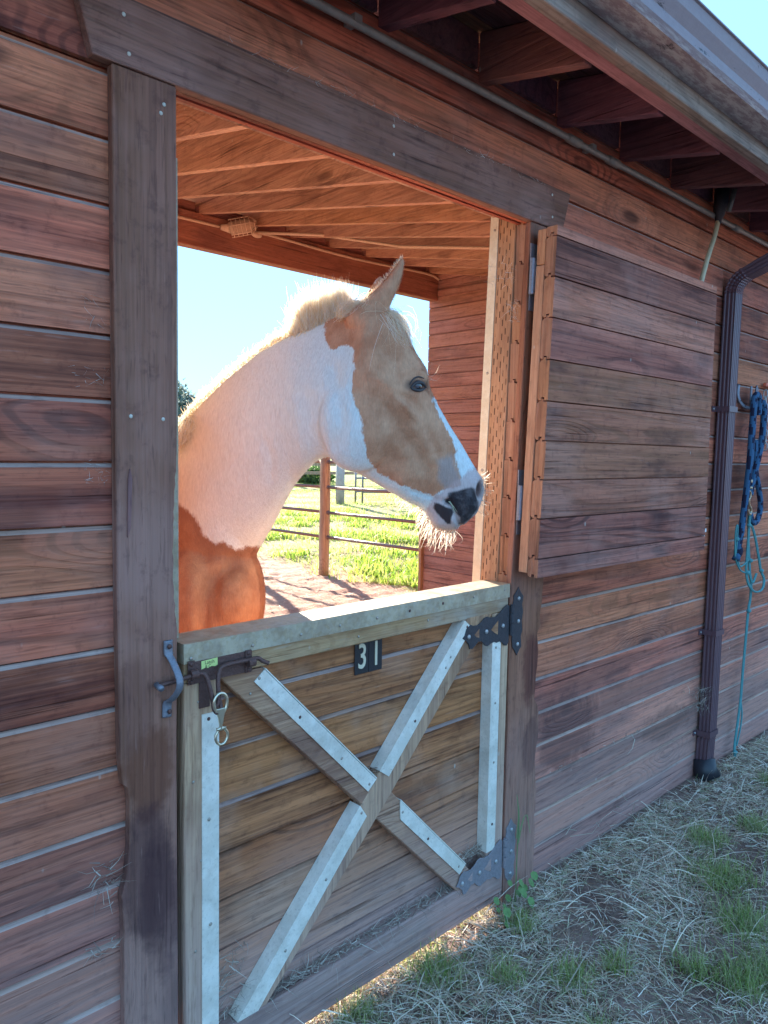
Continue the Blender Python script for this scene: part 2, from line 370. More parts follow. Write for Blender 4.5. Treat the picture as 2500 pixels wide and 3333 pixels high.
M_red = plain('red plastic handle', (0.65, 0.15, 0.08), 0.5)
M_cork = plain('black drain boot', (0.02, 0.022, 0.03), 0.4)

def gutter_mat():
    t = NT('mildewed gutter'); pos = t.n('ShaderNodeNewGeometry').outputs['Position']
    n = t.noise(t.vmath('MULTIPLY', pos, (2, 5, 9)), 3, 5, 0.75); n2 = t.noise(pos, 38, 4, 0.7)
    base = t.mix(n2, (0.24, 0.19, 0.21), (0.31, 0.26, 0.28))
    col = t.mix(t.mr(n, 0.60, 0.66), base, (0.03, 0.028, 0.04))
    wt = t.noise(t.vmath('MULTIPLY', pos, (3, 12, 40)), 4, 5, 0.75)
    sep = t.n('ShaderNodeSeparateXYZ', i_0=pos)
    zz = t.mr(sep.outputs[2], 2.577, 2.594, 1.0, 0.0)
    col = t.mix(t.math('MULTIPLY', t.mr(wt, 0.42, 0.6), t.math('ADD', t.math('MULTIPLY', zz, 0.7), 0.05)), col, (0.55, 0.55, 0.55))
    t.l(col, t.b.inputs['Base Color']); t.b.inputs['Roughness'].default_value = 0.5; t.bump(n2, 0.3, 0.002)
    return t.m
M_gut = gutter_mat()

def tint_mat(name, trans=0.3, rough=0.8, fib=0.0, val=1.0, spec=0.2):
    t = NT(name)
    a = t.n('ShaderNodeAttribute', attribute_name='tint').outputs['Color']
    t.l(a, t.b.inputs['Base Color']); t.b.inputs['Roughness'].default_value = rough; t.b.inputs['Specular IOR Level'].default_value = spec
    tr = t.n('ShaderNodeBsdfTranslucent'); t.l(a, tr.inputs['Color'])
    mx = t.n('ShaderNodeMixShader', i_0=trans); t.l(t.b.outputs[0], mx.inputs[1]); t.l(tr.outputs[0], mx.inputs[2])
    t.l(mx.outputs[0], t.t.nodes['Material Output'].inputs[0]); return t.m
M_straw = tint_mat('dry straw', 0.12, 0.7)
M_grass = tint_mat('green grass', 0.45, 0.6)
M_hair = tint_mat('cream horse hair', 0.5, 0.6)
M_leaf = tint_mat('tree leaves', 0.35, 0.7)

def ground_mat():
    t = NT('earth and straw litter'); pos = t.n('ShaderNodeNewGeometry').outputs['Position']
    sep = t.n('ShaderNodeSeparateXYZ', i_0=pos); X, Y, Z = sep.outputs
    n = t.noise(pos, 5, 6, 0.68); n2 = t.noise(pos, 46, 5, 0.75); n3 = t.noise(pos, 0.9, 4, 0.6)
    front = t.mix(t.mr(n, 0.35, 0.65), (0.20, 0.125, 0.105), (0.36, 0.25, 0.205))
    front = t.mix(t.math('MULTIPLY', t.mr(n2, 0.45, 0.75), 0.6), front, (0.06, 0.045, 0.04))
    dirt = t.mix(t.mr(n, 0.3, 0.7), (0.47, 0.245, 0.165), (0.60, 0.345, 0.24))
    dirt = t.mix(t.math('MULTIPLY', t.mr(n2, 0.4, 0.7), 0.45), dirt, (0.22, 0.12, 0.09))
    grass = t.mix(t.mr(n3, 0.35, 0.65), (0.24, 0.31, 0.05), (0.46, 0.30, 0.16))
    grass = t.mix(t.mr(n, 0.48, 0.6), grass, (0.40, 0.26, 0.17))
    edge = t.math('ADD', X, t.math('MULTIPLY', t.math('SUBTRACT', n, 0.5), 1.6))
    edgey = t.math('ADD', Y, t.math('MULTIPLY', t.math('SUBTRACT', n3, 0.5), 2.0))
    gm = t.math('MAXIMUM', t.mr(edge, 5.85, 6.15), t.mr(edgey, 7.2, 7.9))
    back = t.mix(gm, dirt, grass)
    far = t.mr(Y, 22, 30); back = t.mix(far, back, (0.24, 0.30, 0.06))
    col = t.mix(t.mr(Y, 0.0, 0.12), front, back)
    t.l(col, t.b.inputs['Base Color']); t.b.inputs['Roughness'].default_value = 0.95; t.b.inputs['Specular IOR Level'].default_value = 0.1
    h = t.math('ADD', t.math('MULTIPLY', n, 1.0), t.math('MULTIPLY', n2, 0.6)); t.bump(h, 0.9, 0.03)
    return t.m
M_ground = ground_mat()

# ------------------------------------------------------------------ ground
def gz(x, y):
    h = 0.0
    if y < 0.4: h = -0.010 + 0.010 * min(max((x - 2.6) / 1.2, 0), 1) - 0.02 * min(max(-y - 1, 0), 1)
    else: h = 0.0
    return h
def ground():
    xs = np.concatenate([np.linspace(-400, -6, 14), np.linspace(-5, -0.2, 12), np.arange(0, 8.0, 0.05), np.linspace(8.2, 20, 60), np.linspace(22, 80, 20), np.linspace(100, 700, 10)])
    ys = np.concatenate([np.linspace(-300, -4, 14), np.linspace(-3.5, -1.7, 8), np.arange(-1.6, 8.2, 0.05), np.linspace(8.5, 24, 60), np.linspace(26, 90, 20), np.linspace(110, 800, 10)])
    V = []
    for y in ys:
        for x in xs:
            z = gz(x, y)
            if abs(x) < 24 and -4 < y < 26:
                a = noise.noise(Vector((x * 1.1, y * 1.1, 3.3))) * 0.02 + noise.noise(Vector((x * 4.3, y * 4.3, 1.0))) * 0.014
                if y > 0.3: a += noise.noise(Vector((x * 9, y * 9, 7))) * 0.022
                z += a * (1.0 if y > 0.5 else (0.5 if y < -0.35 or x > 2.4 else 0.06))
            V.append((x, y, z))
    nx = len(xs)
    F = [(j * nx + i, j * nx + i + 1, (j + 1) * nx + i + 1, (j + 1) * nx + i) for j in range(len(ys) - 1) for i in range(nx - 1)]
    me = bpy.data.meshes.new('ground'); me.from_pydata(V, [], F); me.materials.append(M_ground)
    for p in me.polygons: p.use_smooth = True
    o = bpy.data.objects.new('ground', me); C.objects.link(o); o['kind'] = 'structure'
ground()

# ------------------------------------------------------------------ barn
barn = thing('barn', 'reddish brown board-sided horse barn with a gutter under its open eave', 'barn', (3, 0.04, 0))
T = 0.038
def plank_profile(h, rev=False, v=0.0085):
    return [(0.0, 0.0), (0.0, h - v - 0.004), (0.0075, h - 0.0045), (0.0145, h - 0.0045), (0.0145, h + 0.005), (0.0232, h + 0.005), (0.0232, h - 0.0015),
            (T, h - 0.0015), (T, 0.0), (0.0245, 0.0), (0.0245, 0.009), (0.0135, 0.009), (0.0135, 0.0)]
def plank(x0, x1, z0, z1, mats, parent, y=0.0, name='plank', tf=None, v=0.0085, x0b=None):
    """tongue-and-groove board along x, face at y looking to -y; worn upper lip is slot 1, sawn ends slot 2"""
    p = plank_profile(z1 - z0, v=v); n = len(p); mb = MB()
    xa, xb = x0, x1
    vs = [(xa if x0b is None else (xa + (x0b - xa) * (b / (z1 - z0))), y + a, z0 + b) for a, b in p] + [(xb, y + a, z0 + b) for a, b in p]
    if tf: vs = [tf(v) for v in vs]
    fs = [tuple(range(n)), tuple(range(2 * n - 1, n - 1, -1))] + [(i, i + n, (i + 1) % n + n, (i + 1) % n) for i in range(n)]
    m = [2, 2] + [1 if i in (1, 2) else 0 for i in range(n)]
    mb.add(vs, fs, m); return mb.build(name, mats, parent)
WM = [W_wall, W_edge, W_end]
# left wall rows
zl = [2.237 - 0.1271 * k for k in range(19)]
for k in range(18): plank(-3.0, 0.715, zl[k + 1], zl[k], WM, barn)
# long rows over the opening
for z0, z1 in ((2.245, 2.371), (2.371, 2.497), (2.497, 2.623)):
    plank(-3.0, 3.55 if z0 < 2.3 else 4.9, z0, z1, WM, barn)
    plank(3.552 if z0 < 2.3 else 4.902, 9.0, z0, z1, WM, barn)
zr = [2.245, 2.119, 1.992, 1.866, 1.740, 1.613, 1.487, 1.363, 1.237, 1.112, 0.989, 0.862, 0.732, 0.608, 0.490, 0.359, 0.238, 0.119, 0.0, -0.12]
def xj(z): return 1.99 + max(0, z - 0.985) * 0.039 if z > 0.985 else 2.0 - 0.01 * max(0, min(1, (z - 0.6) / 0.385))
for k in range(len(zr) - 1): plank(xj(zr[k + 1]) + 0.012, 9.0, zr[k + 1], zr[k], WM, barn)
# trims
T2 = 0.022
jag = lambda x, a: x + random.uniform(-a, a)
left = [(0.676, -0.1), (0.676, 0.50), (0.672, 0.56), (0.684, 0.60), (0.690, 0.66), (0.691, 0.76), (0.687, 0.79), (0.677, 0.80), (0.671, 0.86), (0.668, 1.2), (0.667, 2.2425)]
right = [(0.804, 2.2425), (0.803, 1.50)]
for i in range(26):
    z = 1.47 - i * 0.0145; right.append((0.803 - 0.008 * math.sin(math.pi * i / 25) - random.uniform(0, 0.004), z))
right += [(0.802, 1.085), (0.800, 0.8), (0.802, 0.3), (0.803, -0.1)]
mb = MB(); mb.prism(left + right, -T2, 0.0); tl = mb.build('trim_board', W_trim, barn, bevel=0.002)
mb = MB(); mb.prism([(0.690, 1.32), (0.697, 1.34), (0.701, 1.44), (0.696, 1.46), (0.692, 1.44)], -T2 - 0.0, -T2 - 0.0035); mb.build('trim_splinter', W_trim, barn)
R = [(xj(2.243), 2.243), (xj(1.6), 1.6), (xj(1.0), 1.0), (xj(0.6), 0.6), (2.004, -0.1), (2.175, -0.1), (2.176, 0.2)]
for i in range(30):
    z = 0.25 + i * 0.028; R.append((2.172 + 0.006 * math.sin(i * 0.7) + random.uniform(-0.004, 0.003) - (0.018 if 14 < i < 24 else 0), z))
R += [(2.178, 1.12), (2.19, 2.243)]
mb = MB(); mb.prism(R, -T2, 0.0); mb.build('trim_board', [W_trimr], barn, bevel=0.002)
mb = MB(); mb.prism([(0.628, 2.2445), (0.592, 2.375), (2.252, 2.377), (2.212, 2.2445)], -0.026, -0.0005); mb.build('lintel', W_lint, barn, bevel=0.002)
mb = MB(); mb.box(0.70, 2.3, T + 0.003, 0.13, 2.285, 2.5); mb.build('header', W_raft, barn)
# nails
for (x, z) in [(0.69, 2.339), (0.70, 2.269), (0.776, 2.199), (0.769, 2.18), (0.70, 1.566), (0.771, 1.563), (1.422, 2.349), (1.424, 2.278), (2.145, 2.349), (2.15, 2.28)]:
    y = -0.0265 if z > 2.245 else -0.0225
    mb = MB(); mb.sphere((x, y, z), 0.0042, 6, 0, (1, 0.4, 1)); mb.build('nail', M_nail, barn, True)
# jamb posts
mb = MB(); mb.box(0.71, 0.80, T + 0.001, 0.135, -0.1, 2.6); mb.build('jamb_post', W_post, barn, bevel=0.002)
mb = MB(); mb.box(0.792, 0.840, T + 0.003, T + 0.006, 0.2, 2.127); mb.box(0.8005, 0.8035, T + 0.006, T + 0.05, 0.2, 2.127); mb.build('steel_angle', M_cap, barn)
def jtf(q):
    return (q[0] + xj(q[2]) - 2.0, q[1], q[2])
mb = MB(); zs = [-0.1, 0.985, 2.60]
poly = []
mb.prism([(2.004, -0.1), (2.004, 0.985), (2.004, 2.60), (2.094, 2.60), (2.094, 0.985), (2.094, -0.1)], T + 0.002, 0.135, tf=jtf); mb.build('jamb_post', W_post, barn, bevel=0.002)
mb = MB()
mb.prism([(2.0, 0.3), (2.0, 0.985), (2.0, 2.30), (2.003, 2.30), (2.003, 0.985), (2.003, 0.3)], 0.108, 0.1385, tf=jtf)
mb.prism([(2.0, 0.3), (2.0, 0.985), (2.0, 2.30), (2.04, 2.30), (2.04, 0.985), (2.04, 0.3)], 0.1385, 0.1415, tf=jtf)
mb.build('steel_angle', M_strip, barn)
for z in (2.242, 1.773, 1.45): mb = MB(); mb.sphere((xj(z) - 0.001, 0.122, z), 0.005, 6, 0, (0.4, 1, 1)); mb.build('screw', M_screw, barn, True)

# roof: inner rafters, eave tails, deck, beam
SL = 0.186
for k in range(-10, 18):
    x = 1.72 + 0.405 * k
    if not (-2.6 < x < 9): continue
    if k <= -3 or x > 5.44 and x < 5.52: pass
    z0 = 2.546; mb = MB(); mb.prism([(0.04, z0 + SL * 0.04), (4.1, z0 + SL * 4.1), (4.1, z0 + 0.184 + SL * 4.1), (0.04, z0 + 0.184 + SL * 0.04)], x - 0.038, x, plane='yz'); mb.build('rafter', W_raft, barn, bevel=0.002)
for k in range(-10, 19):
    x = 1.422 + 0.405 * k
    if not (-2.6 < x < 9): continue
    z0 = 2.590; mb = MB(); mb.prism([(-0.355, z0 - SL * 0.355), (0.0, z0), (0.0, z0 + 0.14), (-0.355, z0 + 0.14 - SL * 0.355)], x - 0.038, x, plane='yz'); mb.build('rafter_tail', W_tail, barn, bevel=0.002)
    if k % 1 == 0:
        mb = MB(); mb.box(x + 0.001, x + 0.366, 0.002, 0.036, 2.63, 2.728); mb.build('blocking', W_tail, barn)
dz = 2.732
NB = 20
y0 = -0.47
for i in range(33):
    ya = y0 + i * 0.14; yb = ya + 0.1385
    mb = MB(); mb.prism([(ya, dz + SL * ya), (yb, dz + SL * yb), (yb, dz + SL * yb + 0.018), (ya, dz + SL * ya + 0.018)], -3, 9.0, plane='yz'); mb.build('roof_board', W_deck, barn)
mb = MB(); mb.prism([(y0 - 0.02, dz + SL * y0 + 0.020), (4.3, dz + SL * 4.3 + 0.021), (4.3, dz + SL * 4.3 + 0.03), (y0 - 0.02, dz + SL * y0 + 0.03)], -3, 9.02, plane='yz')
mb.build('roofing', M_down, barn)
mb = MB(); mb.box(-3, 9.0, -0.399, -0.357, 2.530, 2.668); mb.build('sub_fascia', W_fasc, barn, bevel=0.002)
mb = MB(); mb.box(-3, 9.0, -0.440, -0.401, 2.524, 2.668); mb.build('fascia', [W_moldy], barn, bevel=0.003)
gp = [(-0.4415, 2.575), (-0.520, 2.575), (-0.532, 2.590), (-0.535, 2.612), (-0.553, 2.640), (-0.560, 2.668), (-0.566, 2.670), (-0.566, 2.674), (-0.5575, 2.674), (-0.550, 2.640), (-0.532, 2.614), (-0.529, 2.592), (-0.519, 2.578), (-0.4435, 2.578), (-0.4435, 2.67), (-0.4415, 2.67)]
mb = MB(); mb.prism(gp, -3, 9.05, plane='yz'); mb.build('gutter', M_gut, barn)
mb = MB(); mb.box(-2.4, 5.452, 3.5, 3.59, 2.96, 3.2); mb.build('beam', W_beam, barn, bevel=0.004)
for k in range(-9, 10):
    x = 1.72 + 0.405 * k
    mb = MB(); mb.box(x + 0.003, x + 0.364, 3.555, 3.588, 3.202, 3.202 + 0.085); mb.build('beam_blocking', W_beam, barn)
    mb = MB(); mb.box(x - 0.0415, x - 0.0385, 3.50, 3.585, 3.17, 3.25); mb.build('rafter_tie', W_beam, barn)
# far posts of the shed (support the beam ends)
for x in (-2.3,):
    mb = MB(); mb.box(x, x + 0.14, 3.45, 3.59, -0.1, 2.958); mb.build('beam_post', W_post, barn)

# stall wall running back from the front wall
sw = thing('stall_wall', 'board stall wall running back from the barn front behind the post', 'wall', (5.47, 1.9, 0))
def yplank(xf, y0, y1, z0, z1):
    p = plank_profile(z1 - z0, v=0.007); n = len(p); mb = MB()
    vs = [(xf + a, y0, z0 + b) for a, b in p] + [(xf + a, y1, z0 + b) for a, b in p]
    fs = [tuple(range(n)), tuple(range(2 * n - 1, n - 1, -1))] + [(i, i + n, (i + 1) % n + n, (i + 1) % n) for i in range(n)]
    mb.add(vs, fs, [2, 2] + [1 if i in (1, 2) else 0 for i in range(n)]); mb.build('plank', [W_part, W_part, W_end], sw)
for k in range(-3, 24):
    z1 = 2.906 - 0.1262 * k; z0 = z1 - 0.1262
    if z0 < -0.12: continue
    ys = max(0.06, (z1 + 0.02 - dz) / SL)
    if ys < 3.5: yplank(5.47, ys, 3.63, z0, z1)
mb = MB(); mb.box(5.44, 5.52, 3.64, 3.675, -0.05, 1.22); mb.build('end_post', W_fence, sw, bevel=0.002)
mb = MB(); mb.box(5.445, 5.468, 0.3, 3.5, 0, 0); 
mb = MB(); mb.prism([(2.3, 2.985), (3.49, 3.0), (3.49, 3.05), (2.3, 3.035)], 5.435, 5.468, plane='yz'); mb.build('ledger', W_part, sw)
sw2 = thing('stall_wall', 'board stall wall behind the left barn front, out of view', 'wall', (-2.2, 1.9, 0))
mb = MB(); mb.box(-2.24, -2.2, 0.05, 3.44, -0.05, 2.4); mb.build('panel', W_part, sw2)

# ------------------------------------------------------------------ gate
GX0, GX1 = 0.818, 1.985
gate = thing('stall_gate', 'low wooden stall gate with crossed braces, steel strips and number 31', 'gate', (2.0, 0.0, 0))
def gt(q): return (q[0], q[1], q[2] + 0.0092 * (q[0] - 0.82))
def gbox(mb, x0, x1, y0, y1, z0, z1, m=0):
    b = MB(); b.box(x0, x1, y0, y1, z0, z1, m); mb.add([gt(v) for v in b.v], b.f, b.m); return mb
yf = -0.022
gz_ = [1.062, 0.929, 0.805, 0.668, 0.546, 0.428, 0.304, 0.184, 0.060]
for i in range(8):
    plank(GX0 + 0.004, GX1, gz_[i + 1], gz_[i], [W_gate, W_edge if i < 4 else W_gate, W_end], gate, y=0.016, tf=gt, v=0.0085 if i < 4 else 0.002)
mb = MB(); gbox(mb, GX0, 1.982, yf, 0.0155, 0.988, 1.073); mb.build('top_rail', W_rail, gate, bevel=0.0025)
mb = MB(); gbox(mb, GX0, 1.984, 0.055, 0.073, 0.90, 1.073); mb.build('back_rail', W_rail, gate, bevel=0.002)
mb = MB(); gbox(mb, GX0 - 0.002, 1.984, yf - 0.003, yf - 0.0003, 1.032, 1.0765); gbox(mb, GX0 - 0.002, 1.984, yf - 0.0003, 0.075, 1.0735, 1.0765); gbox(mb, GX0 - 0.0022, GX0 - 0.0003, yf - 0.0003, 0.075, 1.032, 1.0735)
mb.build('steel_capping', M_cap, gate)
mb = MB(); gbox(mb, 0.82, 1.996, yf - 0.001, 0.0155, 0.010, 0.128); mb.build('bottom_rail', W_sill, gate, bevel=0.004)
mb = MB(); gbox(mb, GX0, 0.9015, yf, 0.0155, 0.129, 0.987); mb.build('stile', W_stile, gate, bevel=0.0025)
mb = MB(); gbox(mb, 1.904, 1.988, yf, 0.0155, 0.129, 0.987); mb.build('stile', W_stile, gate, bevel=0.0025)
mb = MB(); gbox(mb, 0.861, 0.9045, yf - 0.003, yf - 0.0003, 0.131, 0.909); gbox(mb, 0.9018, 0.9045, yf - 0.0003, 0.015, 0.131, 0.909); mb.build('steel_strip', M_galv, gate)
mb = MB(); gbox(mb, 1.9010, 1.9445, yf - 0.003, yf - 0.0003, 0.20, 0.900); gbox(mb, 1.9010, 1.9037, yf - 0.0003, 0.015, 0.20, 0.900); mb.build('steel_strip', M_galv, gate)
def gpoly(name, pts, y0, y1, mat, bev=0.0, parent=gate):
    mb = MB(); mb.prism(pts, y0, y1, tf=gt); return mb.build(name, mat, parent, bevel=bev)
def tilt(z, x): return z - 0.0092 * (x - 0.82)
# brace A (upper left to lower right), two halves either side of brace B
def Bl(z): return 1.776 - (1.007 - z) * (0.823 / 0.88)      # left edge of brace B
def Br(z): return 1.807 - (0.906 - z) * (0.754 / 0.794)
D2 = lambda P: [(x, tilt(z, x)) for x, z in P]
gpoly('brace', D2([(0.905, 0.986), (1.026, 0.986), (1.405, 0.604), (1.352, 0.545)]), yf, 0.0155, W_brace, 0.0025)
gpoly('brace', D2([(1.459, 0.553), (1.833, 0.172), (1.797, 0.103), (1.775, 0.122), (1.405, 0.490)]), yf, 0.0155, W_brace, 0.0025)
bB = gpoly('brace', D2([(1.776, 1.003), (1.905, 1.003), (Br(0.95), 0.95), (1.46, 0.540), (1.042, 0.130), (0.962, 0.130), (1.342, 0.536)]), yf - 0.0008, 0.0157, W_brace2, 0.0025)
# steel strips: front leg + side leg
def strip2(pts_front, edge, side):
    mb = MB(); mb.prism(D2(pts_front), yf - 0.0042, yf - 0.0012, tf=gt)
    (xa, za), (xb, zb) = edge; d = Vector((xb - xa, zb - za)).normalized(); n = Vector((-d.y, d.x)) * side * 0.003
    q = [(xa, za), (xb, zb), (xb + n.x, zb + n.y), (xa + n.x, za + n.y)]
    mb.prism(D2(q), yf - 0.0042, 0.015, tf=gt); mb.build('steel_strip', M_galv, gate)
strip2([(1.028, 0.982), (0.999, 0.958), (1.371, 0.578), (1.401, 0.604)], ((1.029, 0.983), (1.402, 0.605)), 1)
strip2([(1.497, 0.513), (1.499, 0.457), (1.767, 0.190), (1.795, 0.211)], ((1.497, 0.514), (1.796, 0.212)), 1)
def Bs(z): return 1.804 - (0.979 - z) * (0.804 / 0.864)   # right edge of its strip
zt, zb_ = 0.995, 0.622
strip2([(Bl(zt), zt), (Bs(0.97), 0.97), (Bs(0.598), 0.598), (Bl(zb_), zb_)], ((Bl(zt), zt), (Bl(zb_), zb_)), -1)
strip2([(Bl(0.545), 0.545), (Bs(0.510), 0.510), (Bs(0.131), 0.131), (Bl(0.131), 0.131)], ((Bl(0.545), 0.545), (Bl(0.131), 0.131)), -1)
SC = [(0.823 + .01, 1.043), (0.994, 1.046), (1.136, 1.05), (1.262, 1.054), (1.394, 1.056), (1.52, 1.059), (1.66, 1.063), (1.802, 1.065), (1.956, 1.07),
      (1.013, 0.964), (1.135, 0.841), (1.274, 0.698), (1.375, 0.598), (1.508, 0.476), (1.618, 0.358), (1.763, 0.218), (1.773, 0.976), (1.70, 0.895),
      (1.679, 0.866), (1.551, 0.733), (1.348, 0.525), (1.226, 0.384), (1.096, 0.248), (0.877, 0.897), (0.878, 0.662), (0.882, 0.411), (1.919, 0.888), (1.924, 0.705), (1.925, 0.508), (1.926, 0.30)]
for x, z in SC:
    mb = MB(); mb.sphere((x, yf - 0.0042, z), 0.0043, 6, 0, (1, 0.45, 1)); mb.build('screw', random.choice([M_screw, M_screw, M_screw, M_rust]), gate, True)
for x, z in [(0.853, 0.94), (0.84, 0.76), (0.86, 0.57), (0.845, 0.36), (1.02, 1.01), (1.33, 1.014), (1.60, 1.02), (0.99, 0.93)]:
    mb = MB(); mb.sphere((x, yf - 0.001, z), 0.0035, 6, 0, (1, 0.45, 1)); mb.build('screw', M_screw, gate, True)
# number plates
for i, (ch, xc) in enumerate((('3', 1.374), ('1', 1.4255))):
    mb = MB(); mb.prism([(xc - 0.0255, 0.897), (xc + 0.0250, 0.8975), (xc + 0.0245, 0.9885), (xc - 0.026, 0.988)], 0.0110, 0.0138, 0)
    pl = mb.build('number_plate', M_plate, gate, bevel=0.001)
    fc = bpy.data.curves.new('numeral', 'FONT'); fc.body = ch; fc.size = 0.098; fc.extrude = 0.0012; fc.align_x = 'CENTER'; fc.align_y = 'CENTER'; fc.offset = 0.0008
    fo = bpy.data.objects.new('numeral', fc); fc.materials.append(M_num)
    fo.rotation_euler = (math.pi / 2, 0, 0); fo.location = (xc, 0.0100, 0.9435); fo.scale = (0.72, 1, 1); C.objects.link(fo)
    font_mesh(fo, 'numeral', pl)
# hinges
strap = [(1.751, 0.943), (1.760, 0.950), (1.768, 0.970), (1.788, 0.981), (1.800, 0.975), (1.821, 0.974), (1.838, 0.981), (1.853, 0.992), (1.869, 0.995), (1.884, 0.989), (1.909, 0.988), (1.931, 0.998), (1.953, 1.013),
         (1.971, 1.021), (1.982, 1.013), (1.983, 0.955), (1.982, 0.895), (1.972, 0.885), (1.960, 0.888), (1.948, 0.899), (1.935, 0.905), (1.920, 0.903), (1.907, 0.908), (1.890, 0.905), (1.873, 0.899), (1.858, 0.905), (1.842, 0.920), (1.826, 0.921), (1.813, 0.912), (1.800, 0.903), (1.786, 0.905), (1.781, 0.920), (1.768, 0.933)]
leaf = [(2.031, 1.072), (2.018, 1.055), (2.006, 1.045), (2.007, 1.03), (2.003, 1.012), (2.006, 0.99), (2.004, 0.955), (2.007, 0.925), (2.003, 0.90), (2.007, 0.874), (2.018, 0.862), (2.032, 0.842), (2.046, 0.860), (2.057, 0.868), (2.052, 0.903), (2.059, 0.925), (2.054, 0.955), (2.060, 0.985), (2.054, 1.01), (2.060, 1.038), (2.045, 1.052)]
holes = [[(1.923, 0.975), (1.888, 0.950), (1.906, 0.938), (1.923, 0.929)], [(1.829, 0.962), (1.806, 0.946), (1.818, 0.937), (1.829, 0.934)]]
for kk, (dzz, mat) in enumerate(((0, M_black), (-0.788, M_greyh))):
    y = yf - 0.0060
    mb = MB(); mb.prism([(x, z + dzz) for x, z in strap], y, y + 0.003); h = mb.build('hinge_strap', mat, gate, bevel=0.0008)
    h['label'] = ('black pierced iron hinge strap at the gate top' if kk == 0 else 'dusty grey pierced iron hinge strap at the gate foot')
    for ho in holes:
        mb = MB(); mb.prism([(x, z + dzz) for x, z in ho], y - 0.0006, y - 0.0001); o = mb.build('hinge_opening', W_brace if kk == 0 else W_sill, h)
    for (x, z) in ((1.779, 0.944), (1.864, 0.948), (1.948, 0.954)):
        mb = MB(); mb.sphere((x, y - 0.001, z + dzz), 0.0075, 8, 0, (1, 0.6, 1)); mb.build('bolt', M_bolt, h, True)
    mb = MB(); mb.prism([(x, z + dzz) for x, z in leaf], -T2 - 0.0035, -T2 - 0.0005); l2 = mb.build('hinge_leaf', mat, gate, bevel=0.0008)
    for (x, z) in ((2.033, 1.033), (2.034, 0.957), (2.033, 0.88)):
        mb = MB(); mb.sphere((x, -T2 - 0.004, z + dzz), 0.0072, 8, 0, (1, 0.6, 1)); mb.build('bolt', M_bolt, l2, True)
    mb = MB()
    for za, zb2 in ((1.014, 0.992), (0.990, 0.957), (0.955, 0.920)): mb.tube([(1.993, -0.030, za + dzz), (1.993, -0.030, zb2 + dzz)], 0.0085, 10)
    mb.tube([(1.993, -0.030, 1.018 + dzz), (1.993, -0.030, 0.916 + dzz)], 0.005, 8)
    mb.build('hinge_knuckle', mat, gate, False)
# latch
mb = MB(); gbox(mb, 0.826, 0.992, yf - 0.0045, yf - 0.001, 0.984, 1.034); gbox(mb, 0.853, 0.880, yf - 0.0045, yf - 0.001, 0.925, 0.984); lp = mb.build('latch_plate', M_rust, gate, bevel=0.0008)
rod = curve_pts([(0.748, -0.036, 1.0), (0.757, -0.040, 1.003), (0.78, -0.040, 1.004), (0.822, -0.040, 1.008), (0.848, -0.041, 1.010), (0.859, -0.045, 1.002), (0.865, -0.052, 0.975), (0.870, -0.056, 0.945), (0.877, -0.058, 0.934), (0.884, -0.056, 0.950), (0.886, -0.050, 0.985), (0.893, -0.044, 1.008), (0.905, -0.041, 1.016), (0.94, -0.040, 1.018), (0.975, -0.040, 1.018), (0.998, -0.040, 1.018), (1.010, -0.044, 1.010), (1.022, -0.052, 1.004)], 5)
mb = MB(); mb.tube(rod, 0.0052, 10); mb.build('bolt_rod', M_rust, gate, True)
mb = MB(); mb.tube([(0.7495, -0.052, 0.998), (0.7495, -0.028, 1.002)], 0.0065, 8); mb.build('bolt_tip', M_iron, gate, True)
for xc in (0.832, 0.980):
    mb = MB(); mb.box(xc - 0.008, xc + 0.008, yf - 0.0075, yf - 0.0047, 0.985, 1.038)
    mb.tube([(xc - 0.009, -0.040, 1.011), (xc + 0.009, -0.040, 1.011)], 0.0105, 10)
    k = mb.build('latch_keeper', M_rust, gate, False)
    for z in (0.991, 1.031): mb = MB(); mb.sphere((xc, yf - 0.008, z), 0.0052, 6, 0, (1, 0.5, 1)); mb.build('screw', M_rust, k, True)
mb = MB(); n_ = 20
mb.tube([(0.8775 + 0.010 * math.cos(i * 2 * math.pi / n_), -0.060 + 0.004 * math.sin(i * 2 * math.pi / n_), 0.937 + 0.017 * math.sin(i * 2 * math.pi / n_)) for i in range(n_)], 0.0042, 8, closed=True); mb.build('latch_ring', M_rust, gate, True)
lab = MB(); lab.prism([(0.858, 1.014), (0.868, 1.0165), (0.874, 1.0145), (0.884, 1.0175), (0.893, 1.0155), (0.899, 1.018), (0.899, 1.0345), (0.858, 1.0325)], yf - 0.0052, yf - 0.0047, 0); lb = lab.build('latch_sticker', M_label, gate)
for body, x, z, sz in (('Latch', 0.8785, 1.0275, 0.0115), ('& C', 0.8745, 1.0185, 0.0095)):
    fc = bpy.data.curves.new('print', 'FONT'); fc.body = body; fc.size = sz; fc.align_x = 'CENTER'; fc.align_y = 'CENTER'; fc.extrude = 0.0001
    fo = bpy.data.objects.new('print', fc); fc.materials.append(M_ink); fo.rotation_euler = (math.pi / 2, 0, 0); fo.location = (x, yf - 0.0055, z); C.objects.link(fo)
    font_mesh(fo, 'print', lb)
# staple on the post
keep = thing('bolt_staple', 'bowed grey iron bolt staple screwed to the left door post', 'staple', (0.78, -0.022, 1.02))
mb = MB(); pth = curve_pts([(0.779, -0.0255, 1.092), (0.779, -0.0255, 1.065), (0.783, -0.040, 1.045), (0.786, -0.060, 1.015), (0.785, -0.060, 0.992), (0.779, -0.042, 0.968), (0.776, -0.0255, 0.955), (0.775, -0.0255, 0.925)], 6)
rr = [0.011 if (i < 8 or i > len(pth) - 9) else 0.0085 for i in range(len(pth))]
mb.tube(pth, rr, 10, flat=0.45); mb.build('bow', M_iron, keep, True)
for z in (1.080, 0.938): mb = MB(); mb.sphere((0.778, -0.033, z), 0.0055, 6, 0, (1, 0.5, 1)); mb.build('screw', M_rust, keep, True)
